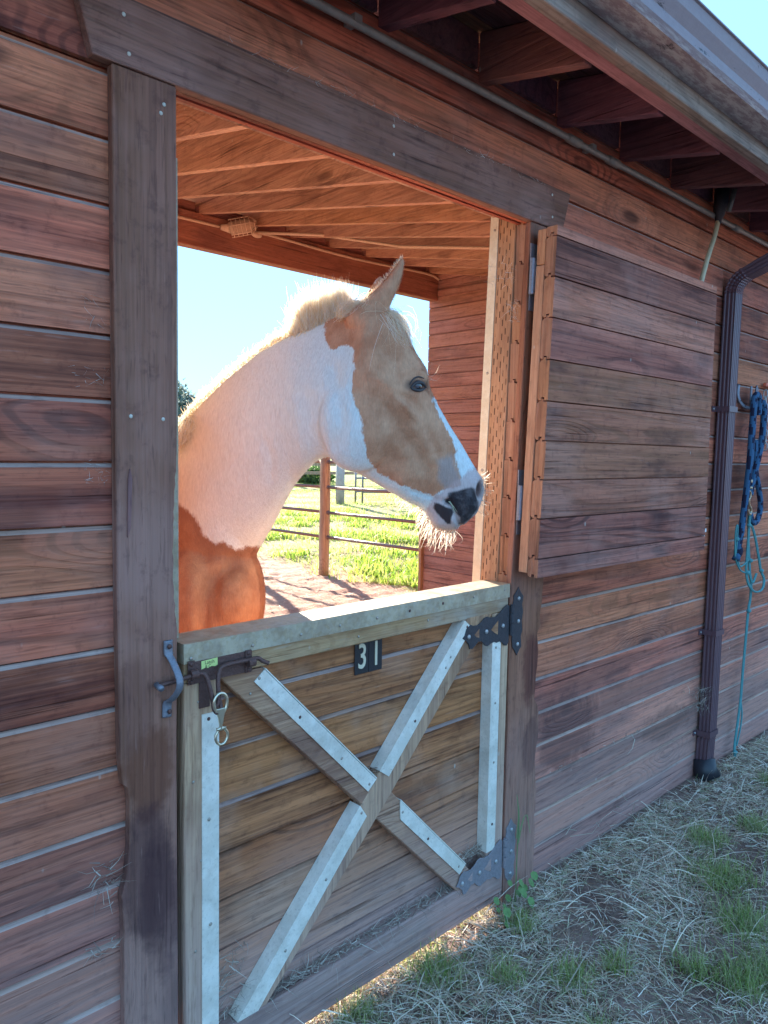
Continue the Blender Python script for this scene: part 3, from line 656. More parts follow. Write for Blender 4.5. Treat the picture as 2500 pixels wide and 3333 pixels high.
# snap hook
sn = thing('snap_hook', 'shiny brass swivel snap hanging from the gate latch ring', 'snap hook', (0.885, -0.06, 0.90))
mb = MB(); lp2 = [(0.884 + 0.0165 * math.cos(a), -0.064, 0.944 + (0.020 if math.sin(a) > 0 else 0.028) * math.sin(a)) for a in np.linspace(0, 2 * math.pi, 22)[:-1]]
mb.tube(lp2, 0.0038, 8, closed=True); mb.build('hook', M_brass, sn, True)
mb = MB(); mb.prism([(0.8725, 0.930), (0.896, 0.930), (0.8905, 0.905), (0.8885, 0.893), (0.8815, 0.893), (0.8795, 0.905)], -0.068, -0.060); mb.tube([(0.885, -0.064, 0.895), (0.885, -0.064, 0.880)], 0.0038, 8); mb.build('body', M_brass, sn, bevel=0.0012)
mb = MB(); lp3 = [(0.887 + 0.0155 * math.cos(a) * (1.0 if math.sin(a) < 0.3 else 0.85), -0.064, 0.866 + 0.0195 * math.sin(a)) for a in np.linspace(0, 2 * math.pi, 22)[:-1]]
mb.tube(lp3, 0.0032, 8, closed=True); mb.box(0.875, 0.897, -0.067, -0.061, 0.880, 0.886); mb.build('swivel_eye', M_brass, sn, True)

# ------------------------------------------------------------------ shutter
sh = thing('stall_shutter', 'upper stall shutter folded open against the barn front, board ends showing', 'shutter', (2.05, -0.08, 1.12))
zs_ = [2.214, 2.185, 2.060, 1.934, 1.804, 1.675, 1.551, 1.428, 1.305, 1.178, 1.116]
def xs_(z): return 1.996 + 0.048 * (z - 1.12) / 1.1
SM = [W_shut, W_shut, W_end]
for i in range(len(zs_) - 1):
    a, b = zs_[i + 1], zs_[i]
    p = [(0, 0.0), (0, b - a - 0.0045), (0.0145, b - a - 0.0045), (0.0145, b - a + 0.005), (0.0232, b - a + 0.005), (0.0232, b - a - 0.002), (0.030, b - a - 0.002), (T, b - a - 0.010), (T, 0.006), (0.032, 0.0), (0.0245, 0.0), (0.0245, 0.010), (0.0135, 0.010), (0.0135, 0.0)]
    if i == 0: p = [(0, 0), (0, b - a), (T, b - a), (T, 0), (0.0245, 0.0), (0.0245, 0.010), (0.0135, 0.010), (0.0135, 0.0)]
    n = len(p); xo = random.uniform(-0.0025, 0.0025); wob = random.uniform(-0.002, 0.001)
    vs = [(xs_(a + q[1]) + xo, -0.12 + wob + q[0], a + q[1]) for q in p] + [(3.213, -0.12 + wob + q[0], a + q[1]) for q in p]
    fs = [tuple(range(n)), tuple(range(2 * n - 1, n - 1, -1))] + [(j, j + n, (j + 1) % n + n, (j + 1) % n) for j in range(n)]
    mb = MB(); mb.add(vs, fs, [2, 2] + [0] * n); mb.build('plank', SM, sh)
mb = MB(); mb.add([(xs_(z) + dx, y, z) for z in (1.127, 2.10) for dx, y in ((0.002, -0.0785), (0.09, -0.0785), (0.09, -0.045), (0.002, -0.045))], [(0, 1, 2, 3), (4, 7, 6, 5), (0, 4, 5, 1), (1, 5, 6, 2), (2, 6, 7, 3), (3, 7, 4, 0)]); mb.build('batten', W_batt, sh, bevel=0.002)
mb = MB(); mb.add([(xs_(z) + dx, y, z) for z in (2.102, 2.213) for dx, y in ((0.002, -0.0785), (1.1, -0.0785), (1.1, -0.045), (0.002, -0.045))], [(0, 1, 2, 3), (4, 7, 6, 5), (0, 4, 5, 1), (1, 5, 6, 2), (2, 6, 7, 3), (3, 7, 4, 0)]); mb.build('batten', W_batt, sh, bevel=0.002)
mb = MB(); mb.box(3.10, 3.20, -0.0785, -0.045, 1.12, 2.09); mb.build('batten', W_batt, sh, bevel=0.002)
for zt_, mt in ((2.125, M_iron), (1.405, M_iron)):
    hm = MB(); hm.tube([(xj(zt_) + 0.002, -0.036, zt_), (xj(zt_ - .11) + 0.002, -0.036, zt_ - 0.112)], 0.0085, 10)
    hm.box(xj(zt_) + 0.004, xj(zt_) + 0.05, -0.0265, -0.0225, zt_ - 0.16, zt_ + 0.05)
    hm.box(xj(zt_) + 0.006, xj(zt_) + 0.05, -0.0445, -0.041, zt_ - 0.10, zt_ - 0.01)
    hm.build('hinge', mt, sh)
mb = MB(); mb.box(3.214, 3.219, -0.118, -0.100, 1.130, 1.205); mb.box(3.214, 3.232, -0.118, -0.104, 1.19, 1.205); mb.build('hook_plate', M_white, sh)

# ------------------------------------------------------------------ downspout
ds = thing('downspout', 'dark brown ribbed metal downspout strapped to the barn wall', 'downspout', (3.55, -0.04, 0))
def ds_ring(c, ax_w, ax_d, w_=0.075, d_=0.052, rib=True):
    """corrugated rectangle around centre c, ax_w along its width, ax_d along its depth"""
    out = []
    def side(p0, p1, nrm, nr):
        L = []
        for i in range(nr * 2):
            t0 = i / (nr * 2); p = p0 + (p1 - p0) * (t0 + 0.25 / nr * 0); L.append(p + nrm * (0.0028 if i % 2 else 0.0))
            p = p0 + (p1 - p0) * (t0 + 0.6 / (nr * 2)); L.append(p + nrm * (0.0028 if i % 2 else 0.0))
        return L
    W2, D2_ = ax_w * w_ / 2, ax_d * d_ / 2
    c = Vector(c); A = c - W2 - D2_; B = c + W2 - D2_; Cc = c + W2 + D2_; Dd = c - W2 + D2_
    out += side(A, B, ax_d, 4); out += side(B, Cc, -ax_w, 3); out += side(Cc, Dd, -ax_d, 4); out += side(Dd, A, ax_w, 3)
    return out
def ds_loft(cs, name):
    mb = MB(); rings = []
    for c, aw, ad, s_ in cs: rings.append(ds_ring(c, aw.normalized(), ad.normalized(), 0.078 * s_, 0.054 * s_))
    n = len(rings[0]); vs = [v for r_ in rings for v in r_]
    fs = [(i * n + j, i * n + (j + 1) % n, (i + 1) * n + (j + 1) % n, (i + 1) * n + j) for i in range(len(rings) - 1) for j in range(n)]
    mb.add(vs, fs); return mb.build(name, M_down, ds)
dxw = Vector((1, 0, 0)); dyd = Vector((0, 1, 0))
xd = lambda z: 3.562 + 0.018 * (z - 1.2)
ds_loft([((xd(0.05), -0.030, 0.05), dxw, dyd, 1.0), ((xd(0.19), -0.034, 0.19), dxw, dyd, 1.0)], 'foot_section')
ds_loft([((xd(0.19), -0.038, 0.19), dxw, dyd, 0.97), ((xd(2.25), -0.038, 2.25), dxw, dyd, 0.97)], 'pipe_section')
cs = []
for i in range(15):
    a = i / 14 * math.radians(62); rr_ = 0.10
    dirv = Vector((0.35 * math.sin(a), -0.94 * math.sin(a), math.cos(a)))
    cs.append([(xd(2.25) + 0.35 * rr_ * (1 - math.cos(a)), -0.038 - 0.94 * rr_ * (1 - math.cos(a)), 2.25 + rr_ * math.sin(a)), dxw, dirv.cross(dxw), 1.0 if i % 2 else 0.90])
e = Vector(cs[-1][0]); dv = Vector((0.35 * 0.88, -0.94 * 0.88, 0.47))
cs2 = [list(c) for c in cs]; cs2.append([e + dv * 0.06, dxw, dv.cross(dxw), 0.98]); cs2.append([e + dv * 0.44, dxw, dv.cross(dxw), 0.98])
ds_loft(cs2, 'elbow')
for z in (1.73, 0.695, 0.215):
    x = xd(z); mb = MB(); mb.box(x - 0.0425, x + 0.0425, -0.0695, -0.0665, z - 0.013, z + 0.013); mb.box(x - 0.0455, x - 0.0425, -0.0695, -0.001, z - 0.013, z + 0.013); mb.box(x + 0.0425, x + 0.0455, -0.0695, -0.001, z - 0.013, z + 0.013); mb.box(x - 0.075, x - 0.0455, -0.004, -0.001, z - 0.013, z + 0.013)
    b = mb.build('strap', M_down, ds); mb = MB(); mb.sphere((x - 0.062, -0.005, z), 0.005, 6); mb.build('screw', M_bolt, b, True)
mb = MB(); mb.tube([(3.535, -0.03, 0.085), (3.53, -0.04, 0.04), (3.53, -0.06, 0.0)], [0.052, 0.055, 0.06], 12); mb.build('drain_boot', M_cork, ds, True)

# ------------------------------------------------------------------ conduit along the wall
cn = thing('wall_conduit', 'grey metal conduit running along the wall under the eave', 'conduit', (2.4, -0.03, 2.548))
mb = MB(); mb.tube([(-3, -0.030, 2.545), (2.30, -0.030, 2.549), (9.0, -0.030, 2.552)], 0.0105, 12); mb.build('pipe', M_cond, cn, True)
for x in (2.253, 2.506, 3.60): mb = MB(); mb.tube([(x - 0.035, -0.030, 2.549), (x + 0.035, -0.030, 2.549)], 0.0145, 12); mb.build('coupling', M_cond, cn, True)
for x in (1.28, 2.36, 4.4, 0.3): mb = MB(); mb.box(x - 0.012, x + 0.012, -0.044, -0.002, 2.546, 2.565); mb.build('pipe_clip', M_cond, cn)
cdp = thing('conduit_drop', 'yellowed pipe dropping from a junction fitting behind the shutter top', 'pipe', (3.34, -0.05, 2.4))
mb = MB(); mb.tube(curve_pts([(3.357, -0.048, 2.53), (3.33, -0.048, 2.46), (3.300, -0.046, 2.40), (3.275, -0.040, 2.33), (3.25, -0.032, 2.235), (3.24, -0.030, 2.15)], 5), 0.0105, 10); mb.build('pipe', M_cream, cdp, True)
mb = MB(); mb.tube([(3.357, -0.048, 2.515), (3.360, -0.048, 2.535), (3.362, -0.048, 2.55), (3.368, -0.050, 2.59), (3.374, -0.055, 2.66)], [0.013, 0.015, 0.022, 0.030, 0.030], 14); mb.build('junction_body', M_black, cdp, True)
mb = MB(); mb.tube([(3.41, -0.07, 2.575), (3.425, -0.09, 2.66)], [0.010, 0.020], 10); mb.build('cable_gland', M_cond, cdp, True)

# ------------------------------------------------------------------ tack on the right wall
def ushoe(name, xc, zt, wx, hz, yaw, label):
    o = thing(name, label, 'horseshoe', (xc, -0.02, zt), 'horseshoe hooks on the wall')
    pts = []
    for a in np.linspace(-0.15, math.pi + 0.15, 15):
        u = math.cos(a) * wx; v = -math.sin(a) * hz
        pts.append((xc + u * math.cos(yaw), -0.012 - u * math.sin(yaw) - 0.03 * max(0, 1 - abs(u) / wx), zt + v))
    pts = [(pts[0][0] - 0.004, pts[0][1], zt + 0.035)] + pts + [(pts[-1][0] + 0.004, pts[-1][1], zt + 0.035)]
    mb = MB(); mb.tube(curve_pts(pts, 2), 0.009, 8, flat=0.55); mb.build('shoe', M_iron, o, True)
    mb = MB()
    for i in (4, 6, 10, 12): mb.sphere((pts[i][0], pts[i][1] - 0.006, pts[i][2]), 0.003, 5)
    mb.build('nail_holes', M_black, o)
ushoe('horseshoe', 3.835, 1.825, 0.058, 0.075, 0.15, 'left of two iron horseshoes used as a rope hook')
ushoe('horseshoe', 3.985, 1.830, 0.055, 0.080, -0.3, 'right of two iron horseshoes used as a rope hook')
rope = thing('lead_rope', 'thick blue and navy braided lead rope looped over the horseshoe hooks', 'rope', (3.87, -0.06, 1.45))
def braid(pts, r, n=12, sub=10):
    pp = curve_pts(pts, sub); mb = MB()
    mb.tube(pp, r, n, mats=lambda i, j: 1 if ((i * 0.55 + j * (6 / n) * 2) % 6 < 3.1) and ((i * 0.55 - j * (6 / n) * 2) % 6 < 4.2) else 0)
    return mb
ro = braid([(3.905, -0.055, 1.72), (3.893, -0.060, 1.79), (3.86, -0.062, 1.815), (3.822, -0.064, 1.79), (3.812, -0.066, 1.70), (3.807, -0.066, 1.62), (3.80, -0.066, 1.47), (3.782, -0.062, 1.30), (3.765, -0.058, 1.16), (3.755, -0.05, 1.07)], 0.0155); ro.build('rope_run', [M_ropeb, M_ropen], rope, True)
ro = braid([(3.865, -0.05, 1.79), (3.853, -0.052, 1.72), (3.850, -0.052, 1.62), (3.842, -0.052, 1.48), (3.83, -0.052, 1.42), (3.82, -0.055, 1.39)], 0.0155); ro.build('rope_run', [M_ropeb, M_ropen], rope, True)
ro = braid([(3.93, -0.060, 1.785), (3.955, -0.062, 1.76), (3.965, -0.06, 1.70), (3.955, -0.06, 1.60), (3.93, -0.058, 1.52), (3.905, -0.055, 1.45), (3.885, -0.05, 1.38), (3.87, -0.05, 1.33)], 0.0155); ro.build('rope_run', [M_ropeb, M_ropen], rope, True)
ro = braid([(3.915, -0.045, 1.60), (3.92, -0.048, 1.50), (3.935, -0.05, 1.43), (3.965, -0.052, 1.37), (4.005, -0.052, 1.29), (4.005, -0.05, 1.23), (3.965, -0.05, 1.19), (3.92, -0.05, 1.195), (3.885, -0.05, 1.235)], 0.0135); ro.build('rope_run', [M_ropeb, M_ropen], rope, True)
mb = MB(); mb.sphere((3.765, -0.05, 1.06), 0.028, 8, 0, (0.9, 0.8, 1.2)); mb.tube([(3.757, -0.05, 1.05), (3.74, -0.05, 1.02)], [0.014, 0.02], 10, m=1); mb.build('rope_knot', [M_ropen, M_ropeb], rope, True)
mb = MB(); mb.tube([(3.821, -0.06, 1.405), (3.822, -0.06, 1.39)], 0.017, 10); mb.tube([(3.824, -0.06, 1.372), (3.824, -0.06, 1.36)], 0.017, 10)
mb.tube([(3.828 + 0.020 * math.cos(a), -0.062, 1.330 + 0.020 * math.sin(a)) for a in np.linspace(0, 6.28, 17)[:-1]], 0.0045, 8, closed=True); mb.build('clip_ring', M_bronze, rope, True)
mb = MB(); mb.tube(curve_pts([(3.828, -0.062, 1.312), (3.832, -0.062, 1.29), (3.842, -0.062, 1.275), (3.860, -0.062, 1.262), (3.862, -0.062, 1.246), (3.848, -0.062, 1.236), (3.832, -0.062, 1.245), (3.826, -0.062, 1.26)], 4), 0.0065, 8); mb.build('clip', M_bronze, rope, True)
hal = thing('rope_halter', 'teal rope halter with a long knotted lead hanging below the blue rope', 'halter', (3.9, -0.05, 0.6))
def cord(pts, name='cord', r=0.0042, double=0.0):
    mb = MB(); pp = curve_pts(pts, 7); mb.tube(pp, r, 6)
    if double: mb.tube([(p[0] + double, p[1] - 0.002, p[2]) for p in pp], r, 6)
    mb.build(name, M_teal, hal, True)
cord([(3.846, -0.062, 1.245), (3.862, -0.055, 1.20), (3.868, -0.052, 1.10), (3.868, -0.05, 1.0), (3.87, -0.05, 0.95), (3.89, -0.055, 0.89), (3.95, -0.06, 0.845), (4.03, -0.06, 0.835), (4.09, -0.055, 0.85), (4.11, -0.05, 0.89), (4.075, -0.045, 0.935), (4.04, -0.045, 1.0), (3.97, -0.045, 1.12), (3.90, -0.045, 1.20), (3.857, -0.055, 1.245)], double=0.008)
cord([(3.862, -0.05, 1.24), (3.89, -0.045, 1.10), (3.92, -0.045, 0.98), (3.935, -0.045, 0.93), (3.96, -0.05, 0.885), (3.99, -0.055, 0.93)], double=0.006)
cord([(3.865, -0.05, 0.945), (3.80, -0.05, 0.965), (3.74, -0.05, 1.02), (3.722, -0.05, 1.08), (3.720, -0.05, 1.15), (3.728, -0.05, 1.182), (3.742, -0.05, 1.18), (3.742, -0.05, 1.11), (3.735, -0.05, 1.05)])
cord([(3.76, -0.05, 1.02), (3.79, -0.05, 0.985), (3.83, -0.05, 0.985), (3.88, -0.05, 1.0), (3.90, -0.05, 1.01)])
cord([(3.93, -0.045, 0.93), (3.955, -0.045, 0.88), (3.968, -0.04, 0.80), (3.951, -0.04, 0.742), (3.937, -0.04, 0.585), (3.923, -0.04, 0.427), (3.914, -0.04, 0.286), (3.890, -0.04, 0.163), (3.870, -0.04, 0.06), (3.858, -0.05, 0.012)], double=0.0075)
cord([(3.916, -0.04, 0.30), (3.935, -0.045, 0.22), (3.925, -0.045, 0.14), (3.888, -0.045, 0.06)])
for p in ((3.868, -0.055, 1.18), (3.880, -0.055, 0.945), (4.075, -0.05, 0.935), (3.925, -0.05, 1.0), (3.952, -0.045, 0.742), (3.742, -0.05, 1.12), (3.862, -0.05, 0.035)):
    mb = MB(); mb.sphere(p, 0.012, 7, 0, (1.2, 1, 0.9)); mb.build('knot', M_teal, hal, True)
ch = thing('chain', 'short steel chain hanging at the right picture edge beside the rope', 'chain', (4.09, -0.02, 1.7))
for i in range(9):
    z = 1.835 - i * 0.033; x = 4.075 + i * 0.004; mb = MB()
    mb.tube([(x + (0.010 * math.cos(a) if i % 2 else 0), -0.022 + (0 if i % 2 else 0.010 * math.cos(a)), z + 0.022 * math.sin(a)) for a in np.linspace(0, 6.28, 13)[:-1]], 0.003, 6, closed=True); mb.build('link', M_bolt, ch, True)
tl_ = thing('wall_tool', 'red handled tool hung on the wall at the right picture edge', 'tool', (4.2, -0.02, 1.87))
mb = MB(); mb.box(4.06, 4.30, -0.030, -0.012, 1.872, 1.890); mb.build('handle', M_red, tl_, bevel=0.003)
mb = MB(); mb.box(4.30, 4.42, -0.028, -0.010, 1.855, 1.90); mb.build('head', M_iron, tl_, bevel=0.003)

# ------------------------------------------------------------------ caged lamp and conduit on the far beam
lampo = thing('caged_lamp', 'dusty caged jar lamp and conduit on the beam inside the shed', 'lamp', (3.2, 3.45, 3.15))
mb = MB(); mb.tube(curve_pts([(1.5, 3.485, 3.13), (2.724, 3.485, 3.132), (3.05, 3.485, 3.135)], 3), 0.011, 8); mb.tube(curve_pts([(3.34, 3.485, 3.145), (3.42, 3.485, 3.148), (3.48, 3.485, 3.165), (4.36, 3.485, 3.149), (5.25, 3.485, 3.18), (5.44, 3.485, 3.15)], 3), 0.011, 8); mb.build('conduit', M_condi, lampo, True)
mb = MB(); mb.tube([(3.36, 3.46, 3.15), (3.70, 3.10, 3.135), (4.05, 2.6, 3.03), (4.06, 0.1, 2.555)], 0.011, 8); mb.build('conduit', M_condi, lampo, True)
mb = MB(); mb.tube([(3.055, 3.47, 3.128), (3.10, 3.46, 3.13), (3.12, 3.44, 3.13)], [0.018, 0.03, 0.04], 12); mb.sphere((3.37, 3.47, 3.14), 0.035, 8, 0, (1.4, 0.8, 0.7)); mb.build('lamp_base', M_condi, lampo, True)
mb = MB(); ax = Vector((0.75, -0.55, 0.22)).normalized(); b0 = Vector((3.11, 3.43, 3.12)); pts = [b0 + ax * t for t in (0, 0.04, 0.09, 0.14, 0.17, 0.19)]; mb.tube(pts, [0.045, 0.05, 0.052, 0.05, 0.035, 0.01], 14); mb.build('glass_jar', M_dust, lampo, True)
u1 = ax.cross(Vector((0, 0, 1))).normalized(); u2 = ax.cross(u1)
for i in range(6):
    mb = MB(); c0 = b0 + ax * (0.02 + 0.032 * i); r0 = 0.064 if i < 5 else 0.045
    mb.tube([c0 + u1 * r0 * math.cos(a) + u2 * r0 * math.sin(a) for a in np.linspace(0, 6.28, 19)[:-1]], 0.0032, 6, closed=True); mb.build('cage_ring', M_condi, lampo, True)
for k in range(6):
    a = k * math.pi / 3; mb = MB(); mb.tube([b0 + u1 * 0.064 * math.cos(a) + u2 * 0.064 * math.sin(a), b0 + ax * 0.15 + u1 * 0.064 * math.cos(a) + u2 * 0.064 * math.sin(a), b0 + ax * 0.20 + u1 * 0.02 * math.cos(a) + u2 * 0.02 * math.sin(a)], 0.0032, 6); mb.build('cage_bar', M_condi, lampo, True)
# ------------------------------------------------------------------ paddock fences and field
pf = thing('paddock_fence', 'round wooden posts with rusty pipe rails running out from the stall wall', 'fence', (5.85, 5.65, 0))
PY = [5.65, 8.05, 10.45, 12.9, 15.3]
for y in PY:
    mb = MB(); pth = [(5.85 + random.uniform(-.006, .006), y, z) for z in np.linspace(-0.1, 1.55, 8)]; mb.tube(pth, [0.064 + random.uniform(-.003, .003) for _ in pth], 14); mb.build('post', W_fence, pf, True)
for z in (0.475, 0.775, 1.08, 1.385):
    for ya, yb in zip([3.62] + PY[:-1], PY):
        mb = MB(); mb.tube([(5.84 + random.uniform(-.01, .01), ya, z + random.uniform(-.006, .006)), (5.85, yb, z)], 0.0185, 10); mb.build('rail', M_pipe, pf, True)
    for y in PY: mb = MB(); mb.tube([(5.85, y - 0.075, z), (5.85, y + 0.075, z)], 0.026, 10); mb.build('rail_collar', M_pipe, pf, True)
ff = thing('corral_panel', 'thin black pipe corral panels beside a grey post across the field', 'fence', (15, 15, 0))
mb = MB(); mb.tube([(14.4, 15.4, -0.1), (14.4, 15.4, 1.5)], 0.13, 12); mb.build('post', plain('grey weathered post', (0.36, 0.33, 0.31), 0.9, 0, 0.3, 12, 0.3), ff, True)
for (xa, ya, xb, yb) in ((15.0, 15.4, 20.5, 16.8), (15.1, 15.2, 18.2, 12.4), (18.2, 12.4, 22, 13.4)):
    for z in (0.35, 0.75, 1.1, 1.45): mb = MB(); mb.tube([(xa, ya, z), (xb, yb, z)], 0.028, 8); mb.build('rail', M_iron, ff, True)
    for q in (0, 0.5, 1): mb = MB(); mb.tube([(xa + (xb - xa) * q, ya + (yb - ya) * q, 0), (xa + (xb - xa) * q, ya + (yb - ya) * q, 1.47)], 0.03, 8); mb.build('upright', M_iron, ff, True)
bf = thing('board_fence', 'brown board fence far across the field', 'fence', (14, 27, 0))
for i in range(7):
    x, y = 11 + i * 2.4, 30 - i * 0.9; mb = MB(); mb.box(x - .07, x + .07, y - .07, y + .07, -.1, 1.4); mb.build('post', W_fence, bf)
    if i < 6:
        for z in (0.55, 0.95, 1.32): mb = MB(); mb.add([(x, y - .03, z - .07), (x + 2.4, y - .93, z - .07), (x + 2.4, y - .93, z + .07), (x, y - .03, z + .07), (x, y + .03, z - .07), (x + 2.4, y - .87, z - .07), (x + 2.4, y - .87, z + .07), (x, y + .03, z + .07)], [(0, 1, 2, 3), (4, 7, 6, 5), (0, 4, 5, 1), (3, 2, 6, 7), (0, 3, 7, 4), (1, 5, 6, 2)]); mb.build('board', W_fence, bf)

def leafcloud(n, cen, rad, size, cols, flat=1.0, seed=1):
    r = np.random.default_rng(seed); cen = np.array(cen, float); rad = np.array(rad, float)
    # clump centres on/inside the ellipsoid
    k = max(8, n // 60); d = r.normal(size=(k, 3)); d /= np.linalg.norm(d, axis=1)[:, None]; cc = cen + d * rad * (r.uniform(0.45, 1.0, (k, 1)))
    idx = r.integers(0, k, n); P = cc[idx] + r.normal(size=(n, 3)) * rad * 0.16
    dr = r.normal(size=(n, 3)); dr /= np.linalg.norm(dr, axis=1)[:, None]; sd = np.cross(dr, r.normal(size=(n, 3))); sd /= np.linalg.norm(sd, axis=1)[:, None]
    L = size * r.uniform(0.6, 1.3, n)
    pts = np.stack([P, P + dr * L[:, None]], 1)
    cl = np.array(cols)[r.integers(0, len(cols), n)] * r.uniform(0.7, 1.25, (n, 1))
    return pts, L * 0.9, sd, cl
for i, (px, Z, h, rx) in enumerate(((606, 95, 8.6, 1.9), (640, 100, 7.8, 1.5), (575, 92, 9.0, 2.2), (520, 98, 8.2, 2.6))):
    g = at(px, 1480, Z); g[2] = 0
    lab = ['rounded grey green tree on the horizon just right of the left door post', 'smaller far tree against the horse mane', 'far tree partly behind the left door post', 'far tree hidden behind the left door post'][i]
    t_ = thing('tree', lab, 'tree', tuple(g), 'trees on the horizon')
    mb = MB(); mb.tube([(g[0], g[1], -0.2), (g[0] + .1, g[1], h * .35), (g[0], g[1] + .1, h * .75)], [0.28, 0.2, 0.06], 8); mb.build('trunk', W_fence, t_, True)
    pts, wd, sd, cl = leafcloud(2600, (g[0], g[1], h * 0.62), (rx, rx, h * 0.40), 0.42, [(0.22, 0.26, 0.24), (0.17, 0.21, 0.19), (0.28, 0.31, 0.26)], seed=i + 3)  # greyed leaf colours carry the distance haze
    ribbons('crown', pts, wd, sd, cl, M_leaf, t_)
for i, (px, Z) in enumerate(((985, 38), (1015, 36), (1040, 39))):
    g = at(px, 1520, Z); g[2] = 0.25
    pts, wd, sd, cl = leafcloud(900, tuple(g), (0.8, 0.8, 0.45), 0.16, [(0.05, 0.10, 0.03), (0.07, 0.13, 0.04)], seed=i + 30)
    tag(ribbons('bush', pts, wd, sd, cl, M_leaf), ['low dark bush left in the far field gap', 'low dark bush in the middle of the far field gap', 'low dark bush right beside the near fence post'][i], 'bush', 'bushes across the field')

def blades(name, N, sampler, lmin, lmax, wmin, wmax, lean, cols, mat, K=3, kind='stuff', lie=False, zoff=0.0):
    P = sampler(N); N = len(P)
    z = np.array([gz(a, b) for a, b in P]) + zoff
    base = np.column_stack([P, z])
    az = rng.uniform(0, 2 * math.pi, N); L = rng.uniform(lmin, lmax, N)
    el = rng.uniform(-0.06, 0.35, N) ** 1 if lie else np.clip(rng.normal(1.15, lean, N), 0.25, 1.5)
    d = np.column_stack([np.cos(az) * np.cos(el), np.sin(az) * np.cos(el), np.sin(el)])
    bend = rng.uniform(-0.5, 0.5, N) if lie else rng.uniform(0.1, 0.7, N)
    side = np.column_stack([-np.sin(az), np.cos(az), rng.uniform(-.4, .4, N)]); side /= np.linalg.norm(side, axis=1)[:, None]
    pts = []
    for k in range(K):
        t = k / (K - 1); q = base + d * (L * t)[:, None]
        if lie: q = q + side * (bend * L * 0.35 * t * t)[:, None] + np.array([0, 0, 1.0]) * (L * 0.10 * math.sin(t * 3.1))[:, None]; q[:, 2] = np.maximum(q[:, 2], z + 0.001)
        else: q = q - np.array([0, 0, 1.0]) * (bend * L * t * t * 0.7)[:, None] + np.column_stack([np.cos(az), np.sin(az), 0 * az]) * (bend * L * t * t * 0.5)[:, None]; q[:, 2] = np.maximum(q[:, 2], z)
        pts.append(q)
    cl = np.array(cols)[rng.integers(0, len(cols), N)] * rng.uniform(0.65, 1.3, (N, 1))
    sd = side if not lie else np.cross(d, rng.normal(size=(N, 3)))
    sd /= np.linalg.norm(sd, axis=1)[:, None]
    o = ribbons(name, np.stack(pts, 1), rng.uniform(wmin, wmax, N), sd, cl, mat)
    o['kind'] = kind; return o
def front_s(N):
    out = []
    while len(out) < N:
        x = rng.uniform(0.3, 5.6); y = -rng.uniform(0, 1) ** 1.15 * 2.0 - 0.0
        if y > -0.028 and not (0.81 < x < 2.0): continue
        if x > 3.0 and rng.uniform() < 0.35: continue
        if noise.noise(Vector((x * 2.6, y * 2.6, 9))) < -0.16 and rng.uniform() < 0.72: continue
        out.append((x, min(y, -0.005)))
    return np.array(out)
blades('straw_litter', 90000, front_s, 0.015, 0.075, 0.0015, 0.0040, 0, [(0.84, 0.72, 0.58), (0.70, 0.54, 0.42), (0.90, 0.82, 0.70), (0.45, 0.30, 0.22), (0.60, 0.60, 0.40)], M_straw, 3, lie=True, zoff=0.002)
blades('straw_litter', 1100, front_s, 0.12, 0.26, 0.0022, 0.0045, 0, [(0.76, 0.66, 0.52), (0.82, 0.74, 0.60), (0.6, 0.5, 0.4)], M_straw, 5, lie=True, zoff=0.012)
CL = [(2.94, -0.30, 0.09), (2.72, -0.46, 0.13), (2.50, -0.62, 0.12), (2.16, -0.60, 0.07), (2.20, -0.72, 0.10), (1.85, -0.38, 0.07), (1.72, -0.25, 0.06), (1.58, -0.10, 0.09), (2.34, -0.80, 0.14), (1.30, -0.07, 0.06), (1.95, -0.14, 0.06), (3.2, -0.40, 0.08), (2.6, -0.9, 0.12), (3.4, -0.9, 0.14), (1.7, -0.55, 0.06), (3.0, -0.62, 0.10), (3.7, -0.3, 0.08), (2.0, -0.45, 0.05)]
def clump_s(N):
    i = rng.choice(len(CL), N, p=np.array([c[2] ** 1.6 for c in CL]) / sum(c[2] ** 1.6 for c in CL)); c = np.array(CL)[i]
    P = c[:, :2] + rng.normal(size=(N, 2)) * c[:, 2:3] * 0.45; P[:, 1] = np.minimum(P[:, 1], -0.03); return P
blades('green_grass', 8000, clump_s, 0.025, 0.085, 0.0018, 0.004, 0.35, [(0.24, 0.34, 0.09), (0.34, 0.44, 0.15), (0.46, 0.52, 0.24), (0.60, 0.58, 0.36)], M_grass, 4)
blades('green_grass', 12000, front_s, 0.02, 0.07, 0.0015, 0.003, 0.4, [(0.22, 0.27, 0.13), (0.36, 0.36, 0.22), (0.5, 0.44, 0.30)], M_grass, 3)
def inner_s(N):
    return np.column_stack([rng.uniform(0.85, 2.0, N), rng.uniform(-0.02, 0.22, N)])
blades('straw_litter', 1500, inner_s, 0.015, 0.05, 0.002, 0.004, 0, [(0.60, 0.52, 0.30), (0.5, 0.5, 0.2)], M_straw, 3, lie=True, zoff=0.004)
blades('green_grass', 900, inner_s, 0.015, 0.04, 0.002, 0.004, 0.35, [(0.30, 0.36, 0.08), (0.45, 0.45, 0.12)], M_grass, 3)
def field_s(N):
    out = []
    while len(out) < N:
        a = rng.uniform(0.52, 0.86); r_ = 7.5 + 34 * rng.uniform() ** 1.7
        x = r_ * math.sin(a); y = -1.5 + r_ * math.cos(a)
        if x < 5.95 + 0.25 * math.sin(y * 2) and y < 7.4: continue
        if noise.noise(Vector((x * 0.55, y * 0.55, 4))) < 0.0 and rng.uniform() < 0.85: continue
        out.append((x, y))
    return np.array(out)
GC = [(0.25, 0.40, 0.05), (0.36, 0.50, 0.07), (0.48, 0.52, 0.13), (0.58, 0.46, 0.22)]
blades('field_grass', 40000, field_s, 0.04, 0.17, 0.006, 0.015, 0.35, GC, M_grass, 3)
